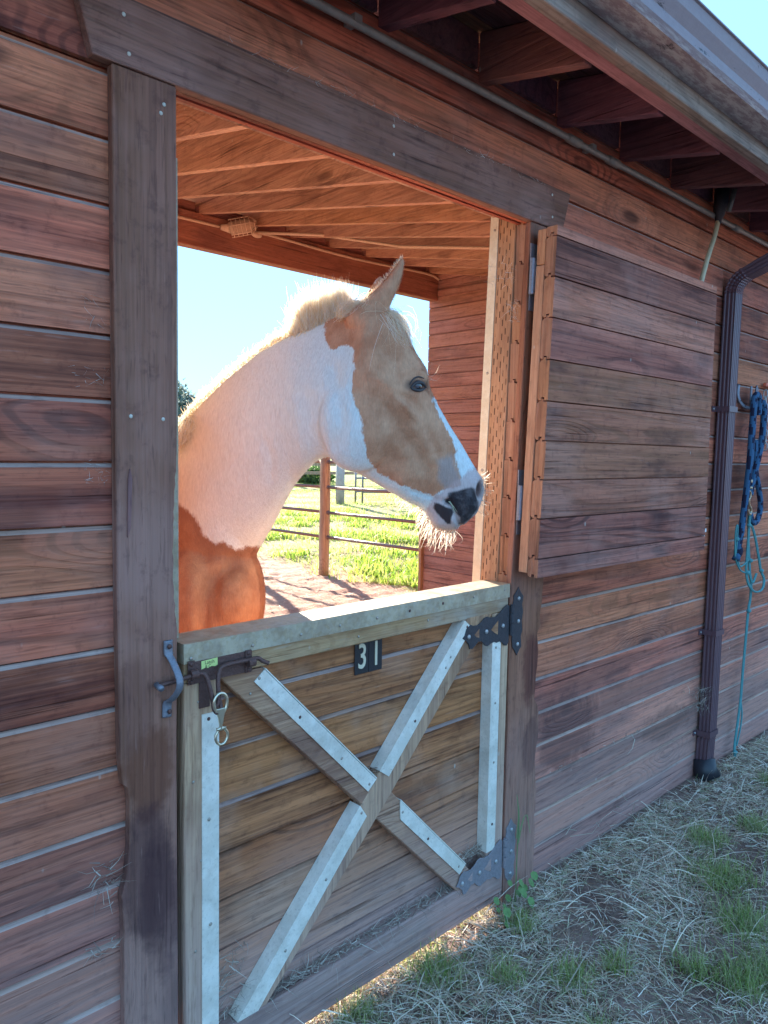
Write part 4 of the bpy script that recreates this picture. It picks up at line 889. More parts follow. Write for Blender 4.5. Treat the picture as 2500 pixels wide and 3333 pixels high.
def wide_s(N):
    out = []
    while len(out) < N:
        a = rng.uniform(-0.5, 1.35); r_ = 8 + 30 * rng.uniform() ** 1.5; x = r_ * math.sin(a); y = -1.5 + r_ * math.cos(a)
        if x < 6.0 and y < 7.6 or y < 4.0 or 0.5 < a < 0.88: continue
        out.append((x, y))
    return np.array(out)
blades('field_grass', 14000, wide_s, 0.05, 0.18, 0.010, 0.022, 0.35, GC, M_grass, 3)
def weed_s(N):
    k = 80; c = field_s(900); c = c[(c[:, 1] < 13)][:k]; i = rng.integers(0, len(c), N); return c[i] + rng.normal(size=(N, 2)) * 0.16
blades('field_weeds', 9000, weed_s, 0.06, 0.20, 0.018, 0.040, 0.35, GC[:3], M_grass, 3)
def dirt_s(N): return np.column_stack([rng.uniform(2.0, 5.9, N), rng.uniform(1.0, 8.5, N)])
blades('straw_litter', 5000, dirt_s, 0.02, 0.08, 0.003, 0.006, 0, [(0.6, 0.5, 0.36), (0.5, 0.38, 0.27)], M_straw, 3, lie=True, zoff=0.012)
# hay caught on the gate ledges and boards
def wisps(name, boxes, parent, cols=((0.42, 0.36, 0.30), (0.32, 0.26, 0.22), (0.52, 0.47, 0.40)), w=(0.0012, 0.0028)):
    P = []; Ls = []
    for (x0, x1, y0_, y1_, z0, z1, n, l) in boxes:
        P.append(np.column_stack([rng.uniform(x0, x1, n), rng.uniform(y0_, y1_, n), rng.uniform(z0, z1, n)])); Ls.append(rng.uniform(0.4, 1.2, n) * l)
    P = np.concatenate(P); L = np.concatenate(Ls); N = len(P)
    d = rng.normal(size=(N, 3)) * (1.2, 0.5, 0.6); d /= np.linalg.norm(d, axis=1)[:, None]
    sd = np.cross(d, rng.normal(size=(N, 3))); sd /= np.linalg.norm(sd, axis=1)[:, None]; b = rng.normal(size=(N, 3)) * 0.18
    pts = np.stack([P, P + d * (L * .5)[:, None], P + d * L[:, None] + b * L[:, None]], 1)
    o = ribbons(name, pts, rng.uniform(*w, N), sd, np.array(cols)[rng.integers(0, len(cols), N)] * rng.uniform(.7, 1.2, (N, 1)), M_straw, parent); o['kind'] = 'stuff'; return o
wisps('caught_hay', [(0.92, 1.80, -0.018, 0.012, 0.133, 0.150, 700, 0.05), (0.90, 1.0, 0.0, 0.012, 0.14, 0.30, 120, 0.05), (1.80, 1.90, -0.01, 0.012, 0.205, 0.23, 120, 0.05), (1.40, 1.44, -0.02, 0.010, 0.608, 0.63, 50, 0.03)], gate)
wisps('caught_hay', [(0.62, 0.666, -0.03, -0.003, 0.56, 0.65, 34, 0.05), (0.60, 0.666, -0.02, -0.002, 0.44, 0.47, 25, 0.03), (3.42, 3.52, -0.06, -0.005, 0.34, 0.44, 120, 0.07), (2.3, 3.4, -0.008, -0.002, 0.355, 0.37, 60, 0.03)], barn)
wisps('cobweb', [(0.59, 0.664, -0.006, -0.001, 1.62, 1.66, 22, 0.022), (0.60, 0.655, -0.006, -0.001, 1.73, 1.80, 12, 0.03), (0.61, 0.655, -0.006, -0.001, 1.43, 1.475, 40, 0.016), (0.9, 2.1, -0.030, -0.026, 2.366, 2.380, 90, 0.03), (2.0, 2.03, 0.02, 0.12, 2.05, 2.13, 60, 0.03), (2.0, 2.03, 0.0, 0.03, 1.93, 2.0, 60, 0.03)], barn, ((0.55, 0.52, 0.47), (0.6, 0.56, 0.5)), (0.0006, 0.0014))
wisps('dead_stalks', [(2.86, 2.90, -0.012, -0.004, 0.22, 0.36, 3, 0.16), (3.30, 3.42, -0.04, -0.01, 0.40, 0.45, 3, 0.12), (2.35, 2.9, -0.05, -0.01, 0.05, 0.12, 14, 0.14)], barn, ((0.6, 0.52, 0.42),), (0.003, 0.0045))
# plants at the foot of the gate post
fx = thing('grass_plant', 'single tall green grass stalk standing against the hinge post', 'plant', (2.03, -0.04, 0))
def leafblade(parent, p, w_, col, name='leaf'):
    pp = np.array([tuple(q) for q in curve_pts(p, 5)]); sd = np.tile([0.9, -0.3, 0.3], (1, 1)); ribbons(name, pp[None], np.array([w_]), sd / np.linalg.norm(sd), np.array([col]), M_grass, parent)
leafblade(fx, [(2.035, -0.05, 0.0), (2.035, -0.05, 0.15), (2.045, -0.045, 0.27), (2.035, -0.045, 0.36)], 0.006, (0.20, 0.30, 0.13), 'stem')
leafblade(fx, [(2.045, -0.045, 0.20), (2.055, -0.055, 0.28), (2.070, -0.06, 0.295), (2.085, -0.065, 0.23)], 0.010, (0.28, 0.36, 0.18))
leafblade(fx, [(2.042, -0.045, 0.22), (2.045, -0.045, 0.30), (2.030, -0.045, 0.375)], 0.013, (0.26, 0.34, 0.18), 'seed_head')
wd_ = thing('leafy_weed', 'leafy green weed at the foot of the hinge post', 'plant', (1.97, -0.06, 0))
def mallow(parent, c, r_, nrm, col):
    n = Vector(nrm).normalized(); a = n.orthogonal().normalized(); b = n.cross(a); c = Vector(c); mb = MB()
    vs = [c]; k = 28
    for i in range(k):
        th = i * 2 * math.pi / k; rr_ = r_ * (0.92 + 0.06 * math.cos(7 * th) + 0.03 * math.sin(3 * th)); vs.append(c + a * rr_ * math.cos(th) + b * rr_ * math.sin(th) + n * rr_ * 0.25)
    mb.add(vs, [(0, i + 1, (i + 1) % k + 1) for i in range(k)]); o = mb.build('leaf', col, parent, True); return o
M_weed = plain('weed leaf', (0.12, 0.22, 0.06), 0.6, 0, 0.4, 120, 0.4)
for i in range(20):
    x = 1.90 + random.random() * 0.20; y = -0.05 - random.random() * 0.08; z = 0.0 + random.random() * (0.10 if x > 1.96 else 0.05)
    mallow(wd_, (x, y, z), random.uniform(0.008, 0.017), (random.uniform(-.4, .4), -0.8, 0.7), M_weed)
# ------------------------------------------------------------------ horse
FV = Vector(FW)
RG = [  # crest/forehead bearing, underline bearing, half thickness, distance, distance below
    ((330, 1640), (770, 2080), .25, 2.62), ((430, 1540), (800, 1930), .20, 2.50), ((510, 1462), (826, 1822), .165, 2.42), ((584, 1392), (850, 1775), .140, 2.36), ((650, 1318), (885, 1718), .122, 2.30),
    ((738, 1232), (917, 1655), .108, 2.24), ((844, 1146), (956, 1583), .098, 2.18), ((934, 1096), (988, 1542), .090, 2.12), ((1010, 1062), (1024, 1506), .085, 2.08),
    ((1085, 1024), (1050, 1490), .082, 2.05), ((1150, 992), (1073, 1489), .084, 2.03), ((1205, 985), (1092, 1494), .090, 2.02), ((1262, 1012), (1112, 1510), .096, 2.02),
    ((1315, 1070), (1142, 1528), .099, 2.03), ((1350, 1145), (1182, 1550), .098, 2.04), ((1388, 1203), (1220, 1572), .096, 2.05), ((1398, 1262), (1255, 1592), .088, 2.06),
    ((1424, 1317), (1290, 1612), .074, 2.07), ((1465, 1388), (1325, 1634), .062, 2.08), ((1500, 1442), (1355, 1646), .055, 2.09), ((1530, 1495), (1380, 1662), .052, 2.10),
    ((1556, 1538), (1392, 1692), .054, 2.105), ((1573, 1562), (1410, 1714), .056, 2.11), ((1578, 1597), (1445, 1728), .052, 2.11), ((1566, 1636), (1485, 1724), .042, 2.11), ((1552, 1668), (1512, 1706), .026, 2.11)]
hb = MB(); NR = 40
def ring(A, B, t, i):
    A = Vector(A); B = Vector(B); c = (A + B) / 2; a = (A - B) / 2; ah = a.normalized(); vd = (c - Vector(CP)).normalized(); b = (vd - ah * vd.dot(ah)).normalized()
    out = []
    for j in range(NR):
        th = 2 * math.pi * j / NR; s = math.cos(th); w_ = math.sin(th)
        if i < 11: g = 1.0 - 0.42 * s - 0.10 * abs(s); ex = 1.0
        elif i < 17: g = 1.0 + 0.12 * s - 0.22 * max(0, -s); ex = 0.82
        else: g = 1.0 + 0.05 * s; ex = 0.80
        ww = math.copysign(abs(w_) ** ex, w_)
        out.append(c + a * s + b * (t * ww * g))
    return out
rings = [ring(at(*T_, Z), at(*B_, Z), t, i) for i, (T_, B_, t, Z) in enumerate(RG)]
# trunk: from the base of the neck back into the stall
tr = [((0.95, 0.62), 1.26, 0.23, 0.30), ((0.86, 0.80), 1.22, 0.27, 0.35), ((0.72, 1.15), 1.20, 0.29, 0.36), ((0.56, 1.55), 1.18, 0.30, 0.36), ((0.42, 1.95), 1.20, 0.30, 0.35), ((0.28, 2.35), 1.24, 0.28, 0.32), ((0.18, 2.62), 1.22, 0.20, 0.26), ((0.12, 2.76), 1.20, 0.08, 0.14)]
def loft(mb, rs):
    n = len(rs[0]); vs = [v for r in rs for v in r]
    fs = [(i * n + j, i * n + (j + 1) % n, (i + 1) * n + (j + 1) % n, (i + 1) * n + j) for i in range(len(rs) - 1) for j in range(n)]
    fs += [tuple(range(n - 1, -1, -1)), tuple(range((len(rs) - 1) * n, len(rs) * n))]
    mb.add(vs, fs)
loft(hb, rings)
dirb = Vector((-0.34, 0.94, 0)); sdv = Vector((0.94, 0.34, 0))
trr = []
for (x, y), z, wx, hz in tr: trr.append([Vector((x, y, z)) + sdv * wx * math.sin(2 * math.pi * j / NR) + Vector((0, 0, 1)) * hz * math.cos(2 * math.pi * j / NR) for j in range(NR)])
loft(hb, trr)
def ell(c, rx, rv, n=18):  # ellipsoid with radii right, up, depth
    mb = MB(); mb.sphere((0, 0, 0), 1, n); A = Vector(RT); U = Vector((0, 0, 1)); D_ = Vector((FW[0], FW[1], 0)).normalized()
    hb.add([Vector(c) + A * v[0] * rx + D_ * v[1] * rv[1] + U * v[2] * rv[0] for v in mb.v], mb.f)
ell(at(735, 1950, 2.42), 0.125, (0.21, 0.16)); ell(at(640, 2010, 2.40), 0.16, (0.24, 0.17)); ell(at(610, 1830, 2.50), 0.18, (0.26, 0.17)); ell(at(450, 1950, 2.75), 0.22, (0.30, 0.25)); ell(at(690, 2120, 2.45), 0.14, (0.18, 0.15))
# legs, tapering with knees, fetlocks, hooves
def leg(pts, rs): hb.tube(curve_pts(pts, 4), [float(v) for v in np.interp(np.linspace(0, 1, (len(pts) - 1) * 4 + 1), np.linspace(0, 1, len(rs)), rs)], 14)
for sx in (-1, 1):
    b = Vector((0.90, 0.72, 0)) + sdv * 0.16 * sx
    leg([(b.x, b.y, 1.05), (b.x, b.y, 0.75), (b.x, b.y - .02, 0.50), (b.x, b.y, 0.28), (b.x, b.y - .01, 0.14), (b.x, b.y - 0.05, 0.05), (b.x, b.y - .06, 0.0)], [0.11, 0.075, 0.048, 0.034, 0.036, 0.042, 0.055])
    b = Vector((0.22, 2.45, 0)) + sdv * 0.16 * sx
    leg([(b.x, b.y - .1, 1.15), (b.x, b.y - .06, 0.82), (b.x, b.y + .10, 0.55), (b.x, b.y + .04, 0.30), (b.x, b.y + .02, 0.14), (b.x, b.y - .03, 0.05), (b.x, b.y - .04, 0.0)], [0.17, 0.12, 0.055, 0.038, 0.038, 0.044, 0.055])
# cheek, eye sockets, brow, nostril rims, chin
ell(at(1165, 1375, 1.985), 0.105, (0.13, 0.062)); ell(at(1358, 1232, 1.985), 0.030, (0.026, 0.018)); ell(at(1350, 1245, 2.12), 0.032, (0.028, 0.02))
ell(at(1548, 1585, 2.075), 0.022, (0.030, 0.016)); ell(at(1440, 1690, 2.10), 0.036, (0.026, 0.034)); ell(at(1180, 1040, 2.0), 0.045, (0.045, 0.05))
# ears
def ear(prs, t0, Z0, Z1):
    rs = []
    for i, (a, b) in enumerate(prs):
        q = i / (len(prs) - 1); Z = Z0 + (Z1 - Z0) * q; A = Vector(at(*a, Z)); B = Vector(at(*b, Z)); c = (A + B) / 2; hx = (A - B) / 2; t = t0 * (1 - q) ** 0.7 + 0.005
        rs.append([c + hx * math.cos(2 * math.pi * j / 20) + Vector(FW) * t * math.sin(2 * math.pi * j / 20) for j in range(20)])
    loft(hb, rs)
ear([((1150, 1010), (1250, 1060)), ((1168, 990), (1252, 1022)), ((1192, 966), (1268, 1000)), ((1228, 938), (1284, 964)), ((1262, 904), (1301, 926)), ((1285, 872), (1312, 888)), ((1299, 848), (1318, 856)), ((1309, 838), (1315, 840))], 0.030, 2.00, 1.99)
ear([((1160, 1005), (1230, 1040)), ((1182, 976), (1240, 1000)), ((1203, 940), (1250, 960)), ((1222, 910), (1248, 925)), ((1234, 897), (1242, 900))], 0.022, 2.14, 2.16)
tmp = hb.build('tmp', W_end); me0 = tmp.data
md = tmp.modifiers.new('r', 'REMESH'); md.mode = 'VOXEL'; md.voxel_size = 0.0058; md.adaptivity = 0
sm = tmp.modifiers.new('s', 'SMOOTH'); sm.factor = 0.5; sm.iterations = 7
dg = bpy.context.evaluated_depsgraph_get(); me = bpy.data.meshes.new_from_object(tmp.evaluated_get(dg)); bpy.data.objects.remove(tmp)
me.name = 'horse'; me.materials.clear()
NV = len(me.vertices); co = np.empty(NV * 3); me.vertices.foreach_get('co', co); co = co.reshape(-1, 3)
no = np.empty(NV * 3); me.vertex_normals.foreach_get('vector', no) if hasattr(me, 'vertex_normals') else me.vertices.foreach_get('normal', no); no = no.reshape(-1, 3)
PX = pj(co); facing = -(no @ FW) > -0.15
def pl_dist(P, line):
    d = np.full(len(P), 1e9); L = np.array(line, float)
    for a, b in zip(L[:-1], L[1:]):
        ab = b - a; t = np.clip(((P - a) @ ab) / (ab @ ab), 0, 1); d = np.minimum(d, np.linalg.norm(P - a - t[:, None] * ab, axis=1))
    return d
def crease(line, wpx, depth, both=False):
    global co
    d = pl_dist(PX, line); m = np.exp(-(d / wpx) ** 2) * (facing if not both else 1)
    co = co - no * (depth * m)[:, None]
def bulge(c, rx, ry, h, ang=0):
    global co
    ca, sa = math.cos(ang), math.sin(ang); dx = PX[:, 0] - c[0]; dy = PX[:, 1] - c[1]; u = (dx * ca + dy * sa) / rx; v = (-dx * sa + dy * ca) / ry
    co = co + no * (h * np.exp(-(u * u + v * v)) * facing)[:, None]
# facial crest, jaw line, throat groove, windpipe, breast muscles
crease([(1085, 1440), (1110, 1380), (1100, 1290), (1085, 1200)], 26, 0.007); bulge((1325, 1330), 70, 14, 0.011, 0.80); bulge((1262, 1250), 60, 18, 0.007, 0.45); crease([(1260, 1330), (1330, 1430), (1390, 1530)], 22, 0.007); crease([(1300, 1290), (1345, 1300)], 14, 0.005)
crease([(1330, 1300), (1390, 1400), (1430, 1490)], 16, 0.004); crease([(1345, 1400), (1420, 1500)], 22, -0.004); bulge((1205, 1420), 70, 60, 0.006)
crease([(1372, 1225), (1340, 1212), (1318, 1230)], 9, 0.004); crease([(1262, 1140), (1300, 1180)], 26, 0.010)
crease([(1335, 1598), (1380, 1612), (1425, 1628), (1459, 1636)], 5, 0.003)
crease([(1459, 1634), (1474, 1657), (1488, 1690), (1500, 1716)], 6, 0.011); bulge((1470, 1690), 22, 20, 0.005)
crease([(1452, 1632), (1463, 1636)], 8, 0.010); crease([(1405, 1480), (1440, 1470), (1485, 1487)], 7, 0.002); bulge((1525, 1640), 24, 34, 0.005)
crease([(860, 1440), (885, 1500), (880, 1560)], 16, 0.004); crease([(1000, 1300), (1010, 1400), (1040, 1460)], 30, 0.006); bulge((1000, 1390), 35, 60, 0.004)
crease([(664, 2080), (672, 1960), (700, 1880), (760, 1840)], 30, 0.024); bulge((760, 1950), 60, 80, 0.010); bulge((620, 1900), 35, 90, 0.012); crease([(640, 1500), (760, 1500), (860, 1420)], 60, 0.004)
bulge((1535, 1572), 10, 16, 0.004)
# nostril opening
nd = np.hypot((PX[:, 0] - 1562) / 11.0, (PX[:, 1] - 1592 + (PX[:, 0] - 1562) * 0.6) / 25.0)
co = co - no * (0.016 * np.exp(-nd ** 4) * facing)[:, None]
me.vertices.foreach_set('co', co.ravel()); me.update()
def poly_sd(P, poly):
    L = np.array(poly + [poly[0]], float); d = pl_dist(P, L); ins = np.zeros(len(P), bool); x, y = P[:, 0], P[:, 1]
    for (x1, y1), (x2, y2) in zip(L[:-1], L[1:]):
        c = ((y1 > y) != (y2 > y)); xi = x1 + (y - y1) * (x2 - x1) / ((y2 - y1) if y2 != y1 else 1e-9); ins ^= (c & (x < xi))
    return np.where(ins, d, -d)
POLY = {
 'tan': [(1059, 1046), (1055, 1089), (1066, 1120), (1081, 1143), (1105, 1128), (1135, 1122), (1153, 1143), (1149, 1162), (1153, 1198), (1146, 1245), (1142, 1281), (1160, 1324), (1175, 1364), (1178, 1408), (1189, 1444), (1193, 1487), (1212, 1515), (1227, 1533), (1245, 1549), (1262, 1550), (1275, 1564), (1300, 1577), (1327, 1587), (1369, 1602), (1411, 1615), (1432, 1600), (1452, 1592), (1480, 1588), (1498, 1579), (1501, 1558), (1489, 1519), (1480, 1480), (1486, 1465), (1471, 1431), (1453, 1395), (1438, 1368), (1425, 1335), (1408, 1296), (1425, 1275), (1430, 1210), (1400, 1130), (1345, 1040), (1340, 840), (1290, 820), (1200, 940), (1170, 985), (1110, 1020)],
 'orange': [(-3000, 1100), (-200, 1380), (400, 1560), (584, 1641), (598, 1652), (610, 1662), (640, 1682), (652, 1712), (662, 1738), (680, 1752), (700, 1768), (716, 1764), (732, 1760), (750, 1776), (770, 1790), (790, 1784), (808, 1776), (830, 1778), (852, 1778), (900, 1790), (900, 4500), (-3000, 4500)],
 'dark': [(1459, 1605), (1480, 1600), (1498, 1597), (1516, 1591), (1535, 1587), (1545, 1592), (1550, 1612), (1557, 1639), (1553, 1657), (1535, 1679), (1519, 1697), (1501, 1712), (1498, 1685), (1483, 1666), (1468, 1645), (1450, 1640), (1448, 1628), (1460, 1622)],
 'dark2': [(1414, 1635), (1429, 1639), (1453, 1651), (1474, 1657), (1477, 1669), (1468, 1685), (1468, 1703), (1456, 1703), (1438, 1688), (1423, 1672), (1411, 1654)],
 'pink': [(1411, 1618), (1440, 1598), (1470, 1575), (1500, 1560), (1535, 1525), (1620, 1490), (1640, 1760), (1370, 1760), (1388, 1660)],
 'grey': [(1425, 1500), (1470, 1480), (1485, 1520), (1498, 1560), (1497, 1580), (1450, 1590), (1430, 1560)]}
OUT = {k: poly_sd(PX, v) for k, v in POLY.items()}
OUT['eyesh'] = 40 - np.hypot((PX[:, 0] - 1356) * 0.85, (PX[:, 1] - 1254) * 1.5)
OUT['nost'] = 1.0 - nd; OUT['peach_rim'] = -((PX[:, 0] - 600) * 0.85 + (PX[:, 1] - 1200) * 0.22 - 118)
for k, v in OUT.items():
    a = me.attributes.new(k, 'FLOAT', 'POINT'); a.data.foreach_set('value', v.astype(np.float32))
def coat(name, hair=False):
    t = NT(name); pos = t.n('ShaderNodeNewGeometry').outputs['Position']
    n = t.noise(t.vmath('MULTIPLY', pos, (1, 1, 0.5)), 55, 3, 0.7); nf = t.noise(t.n('ShaderNodeMapping', i_Vector=pos, i_Rotation=(0.0, 0.5, 0.0), i_Scale=(1.0, 1.0, 0.16)).outputs[0], 330, 3, 0.65); nb = t.noise(pos, 7, 3, 0.6)
    nt_ = t.noise(t.n('ShaderNodeMapping', i_Vector=pos, i_Rotation=(0.2, 0.45, 0.0), i_Scale=(1.0, 1.0, 0.22)).outputs[0], 130, 3, 0.7, 0.4)
    A = lambda k: t.n('ShaderNodeAttribute', attribute_name=k).outputs['Fac']
    jag = t.math('MULTIPLY', t.math('SUBTRACT', n, 0.5), 26.0)
    jag = t.math('ADD', jag, t.math('MULTIPLY', t.math('SUBTRACT', nf, 0.5), 12.0))
    jag3 = t.math('MULTIPLY', jag, 0.28)
    def mk(k, lo=-2.0, hi=2.0, j=True): return t.mr(t.math('ADD', A(k), jag3 if k.startswith('dark') else jag) if j else A(k), lo, hi)
    white = t.mix(nb, (0.70, 0.79, 0.80), (0.80, 0.87, 0.87))
    col = t.mix(t.math('MULTIPLY', mk('peach_rim', -120, 120, False), 0.85), white, (0.76, 0.60, 0.36))  # golden tint: part coat colour, part rim light put into the colour
    nc = t.noise(pos, 16, 4, 0.65)
    tan = t.mix(t.mr(nc, 0.3, 0.7), (0.52, 0.235, 0.13), (0.68, 0.37, 0.225))
    col = t.mix(mk('tan', -3, 4), col, tan)
    col = t.mix(t.math('MULTIPLY', mk('grey', -14, 14), 0.6), col, (0.30, 0.31, 0.34))
    org = t.mix(t.mr(nc, 0.3, 0.7), (0.38, 0.17, 0.085), (0.52, 0.265, 0.135)); org = t.mix(t.mr(A('orange'), 0, 90, 0.75, 0.0), org, (0.26, 0.125, 0.08))
    col = t.mix(mk('orange', -6, 9), col, org)
    col = t.mix(t.math('MULTIPLY', mk('pink', -8, 8), 0.75), col, (0.56, 0.40, 0.38))
    dk = t.mix(t.mr(nc, 0.42, 0.62), (0.022, 0.020, 0.026), (0.11, 0.10, 0.11)); col = t.mix(mk('dark', -6, 4), col, dk); col = t.mix(mk('dark2', -4, 4), col, (0.045, 0.035, 0.04))
    col = t.mix(t.math('MULTIPLY', t.mr(A('eyesh'), -6, 26), 0.85), col, (0.045, 0.038, 0.042))
    col = t.mix(t.math('MULTIPLY', t.mr(A('nost'), -0.5, 0.2), 0.92), col, (0.10, 0.05, 0.045))
    col = t.mix(t.math('MULTIPLY', t.mr(nf, 0.3, 0.7), 0.34), col, t.mix(0.5, col, (0.1, 0.06, 0.04)))
    col = t.mix(t.math('MULTIPLY', t.mr(nt_, 0.42, 0.68), 0.16), col, t.mix(0.6, col, (0.12, 0.09, 0.08)))
    t.l(col, t.b.inputs['Base Color']); t.b.inputs['Roughness'].default_value = 0.7 if not hair else 0.6; t.b.inputs['Specular IOR Level'].default_value = 0.15
    t.b.inputs['Sheen Weight'].default_value = 0.04; t.b.inputs['Sheen Roughness'].default_value = 0.4
    if hair:
        tr = t.n('ShaderNodeBsdfTranslucent'); t.l(col, tr.inputs['Color']); mx = t.n('ShaderNodeMixShader', i_0=0.25); t.l(t.b.outputs[0], mx.inputs[1]); t.l(tr.outputs[0], mx.inputs[2]); t.l(mx.outputs[0], t.t.nodes['Material Output'].inputs[0])
    else: t.bump(t.math('ADD', t.math('ADD', nf, nt_), t.math('MULTIPLY', nc, 1.4)), 0.6, 0.003)
    return t.m
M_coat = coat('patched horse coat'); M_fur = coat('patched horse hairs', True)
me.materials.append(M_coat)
for p in me.polygons: p.material_index = 0; p.use_smooth = True
horse = bpy.data.objects.new('horse', me); C.objects.link(horse)
tag(horse, 'white and tan pinto horse looking out over the stall gate, ears pricked', 'horse')
bpy.context.view_layer.update()
bvh = BVHTree.FromPolygons([tuple(v) for v in co], [tuple(p.vertices) for p in me.polygons])
def surf(px, py):
    d = Vector(at(px, py, 1.0) - CP).normalized(); h = bvh.ray_cast(Vector(CP), d, 6); return (h[0], h[1]) if h[0] is not None else (Vector(at(px, py, 2.05)), -FV)
# eye
M_eye = plain('dark glossy eye', (0.012, 0.010, 0.012), 0.04); M_eye.node_tree.nodes['Principled BSDF'].inputs['Coat Weight'].default_value = 1.0
M_iris = plain('pale blue iris', (0.05, 0.06, 0.08), 0.05, 0, 0, 200, 0.4)
M_lid = plain('dark eyelid', (0.04, 0.033, 0.036), 0.45)
p0, n0 = surf(1364, 1255)
ec = p0 - n0 * 0.0148
mb = MB(); mb.sphere(tuple(ec), 0.0190, 20, 0); eye = mb.build('eye', M_eye, horse, True)
Rv = Vector(RT); Uv = Vector(UP)
vd = (Vector(CP) - ec).normalized(); ed = (n0 * 0.55 + vd * 0.6 - Rv * 0.1).normalized()
mb = MB(); ic = ec; q1 = ed.orthogonal().normalized(); q2 = ed.cross(q1); vs = [ec + ed * 0.0200]
for i in range(20): vs.append(ec + (ed * 0.0187 + q1 * 0.0056 * math.cos(i * 0.3142) + q2 * 0.0066 * math.sin(i * 0.3142)))
mb.add(vs, [(0, i + 1, (i + 1) % 20 + 1) for i in range(20)]); mb.build('iris', M_iris, eye, True)
def lid(pts, r, name):
    out = []
    for px, py in pts:
        p, n = surf(px, py); out.append(p + n * 0.0010)
    mb = MB(); cp_ = curve_pts(out, 5); k = len(cp_); mb.tube(cp_, [r * (0.45 + 0.55 * math.sin(math.pi * i / (k - 1))) for i in range(k)], 8); mb.build(name, M_lid, horse, True)
lid([(1337, 1264), (1346, 1252), (1356, 1246), (1367, 1245), (1378, 1250), (1386, 1261)], 0.0050, 'upper_eyelid')
lid([(1338, 1265), (1348, 1269), (1360, 1271), (1373, 1269), (1385, 1262)], 0.0040, 'lower_eyelid')
lid([(1333, 1252), (1345, 1234), (1362, 1227), (1380, 1232)], 0.0022, 'eyelid_fold')
# hair helpers: strands rooted at given bearings
def strands(name, roots, tips, n, w_, cols, jr=3.0, jt=8.0, K=5, curl=0.15, depth=0.03, droop=0.0, parent=None):
    """roots, tips: matching polylines of (px,py,Z); n strands spread along them"""
    R0 = np.array([at(*r) for r in roots]); T0 = np.array([at(*r) for r in tips]); m = len(R0)
    u = rng.uniform(0, m - 1, n); i = np.minimum(u.astype(int), m - 2); f = (u - i)[:, None]
    R_ = R0[i] * (1 - f) + R0[i + 1] * f; T_ = T0[i] * (1 - f) + T0[i + 1] * f
    R_ = R_ + rng.normal(size=(n, 3)) * jr * 0.0008 + FW * rng.uniform(-1, 1, (n, 1)) * depth
    L = rng.uniform(0.65, 1.05, (n, 1)); T_ = R_ + (T_ - R0[i] * (1 - f) - R0[i + 1] * f) * L + rng.normal(size=(n, 3)) * jt * 0.0008 + FW * rng.normal(size=(n, 1)) * depth * 0.5
    c = rng.normal(size=(n, 3)) * curl * 0.04; pts = []
    for k in range(K):
        t = k / (K - 1); pts.append(R_ * (1 - t) + T_ * t + c * math.sin(math.pi * t) + np.array([0, 0, -1]) * droop * t * t)
    d = T_ - R_; sd = np.cross(d, FW + rng.normal(size=(n, 3)) * 0.6); sd /= np.linalg.norm(sd, axis=1)[:, None] + 1e-9
    return ribbons(name, np.stack(pts, 1), np.full(n, w_) * rng.uniform(0.7, 1.3, n), sd, np.array(cols)[rng.integers(0, len(cols), n)] * rng.uniform(0.85, 1.1, (n, 1)), M_hair, parent or horse)
HC = [(0.88, 0.76, 0.56), (0.92, 0.86, 0.72), (0.84, 0.68, 0.46), (0.94, 0.90, 0.84)]
Zc = lambda x: float(np.interp(x, [500, 650, 850, 1010, 1150, 1205], [2.42, 2.30, 2.18, 2.08, 2.03, 2.02]))
mr_ = [(x, y, Zc(x)) for x, y in ((955, 1100), (985, 1085), (1010, 1072), (1040, 1060), (1072, 1042), (1105, 1030), (1135, 1018))]
mt_ = [(x, y, Zc(x)) for x, y in ((958, 1025), (978, 985), (1000, 965), (1040, 955), (1075, 942), (1108, 932), (1132, 955))]
o = strands('mane', mr_, mt_, 3600, 0.0014, HC, 6, 18, 5, 0.15, 0.022); o['kind'] = 'stuff'
mr2 = [(x, y, Zc(x)) for x, y in ((560, 1420), (584, 1400), (620, 1352), (650, 1318), (690, 1278), (738, 1234), (790, 1188), (844, 1148), (890, 1120), (940, 1096), (980, 1082))]
mt2 = [(x, y, Zc(x)) for x, y in ((560, 1395), (578, 1368), (608, 1320), (640, 1288), (688, 1244), (734, 1200), (790, 1158), (846, 1114), (892, 1078), (938, 1052), (965, 1030))]
o = strands('mane', mr2, [(0.45 * a[0] + 0.55 * b[0], 0.45 * a[1] + 0.55 * b[1], b[2]) for a, b in zip(mr2, mt2)], 3600, 0.0013, HC, 5, 8, 4, 0.12, 0.016); o['kind'] = 'stuff'
mt3 = [(x - 10, y + 45, z - 0.06) for x, y, z in mr2]
o = strands('mane', mr2[:3], [(x - 14, y + 62, z - 0.09) for x, y, z in mr2[:3]], 900, 0.0018, HC, 8, 12, 5, 0.3, 0.03); o['kind'] = 'stuff'
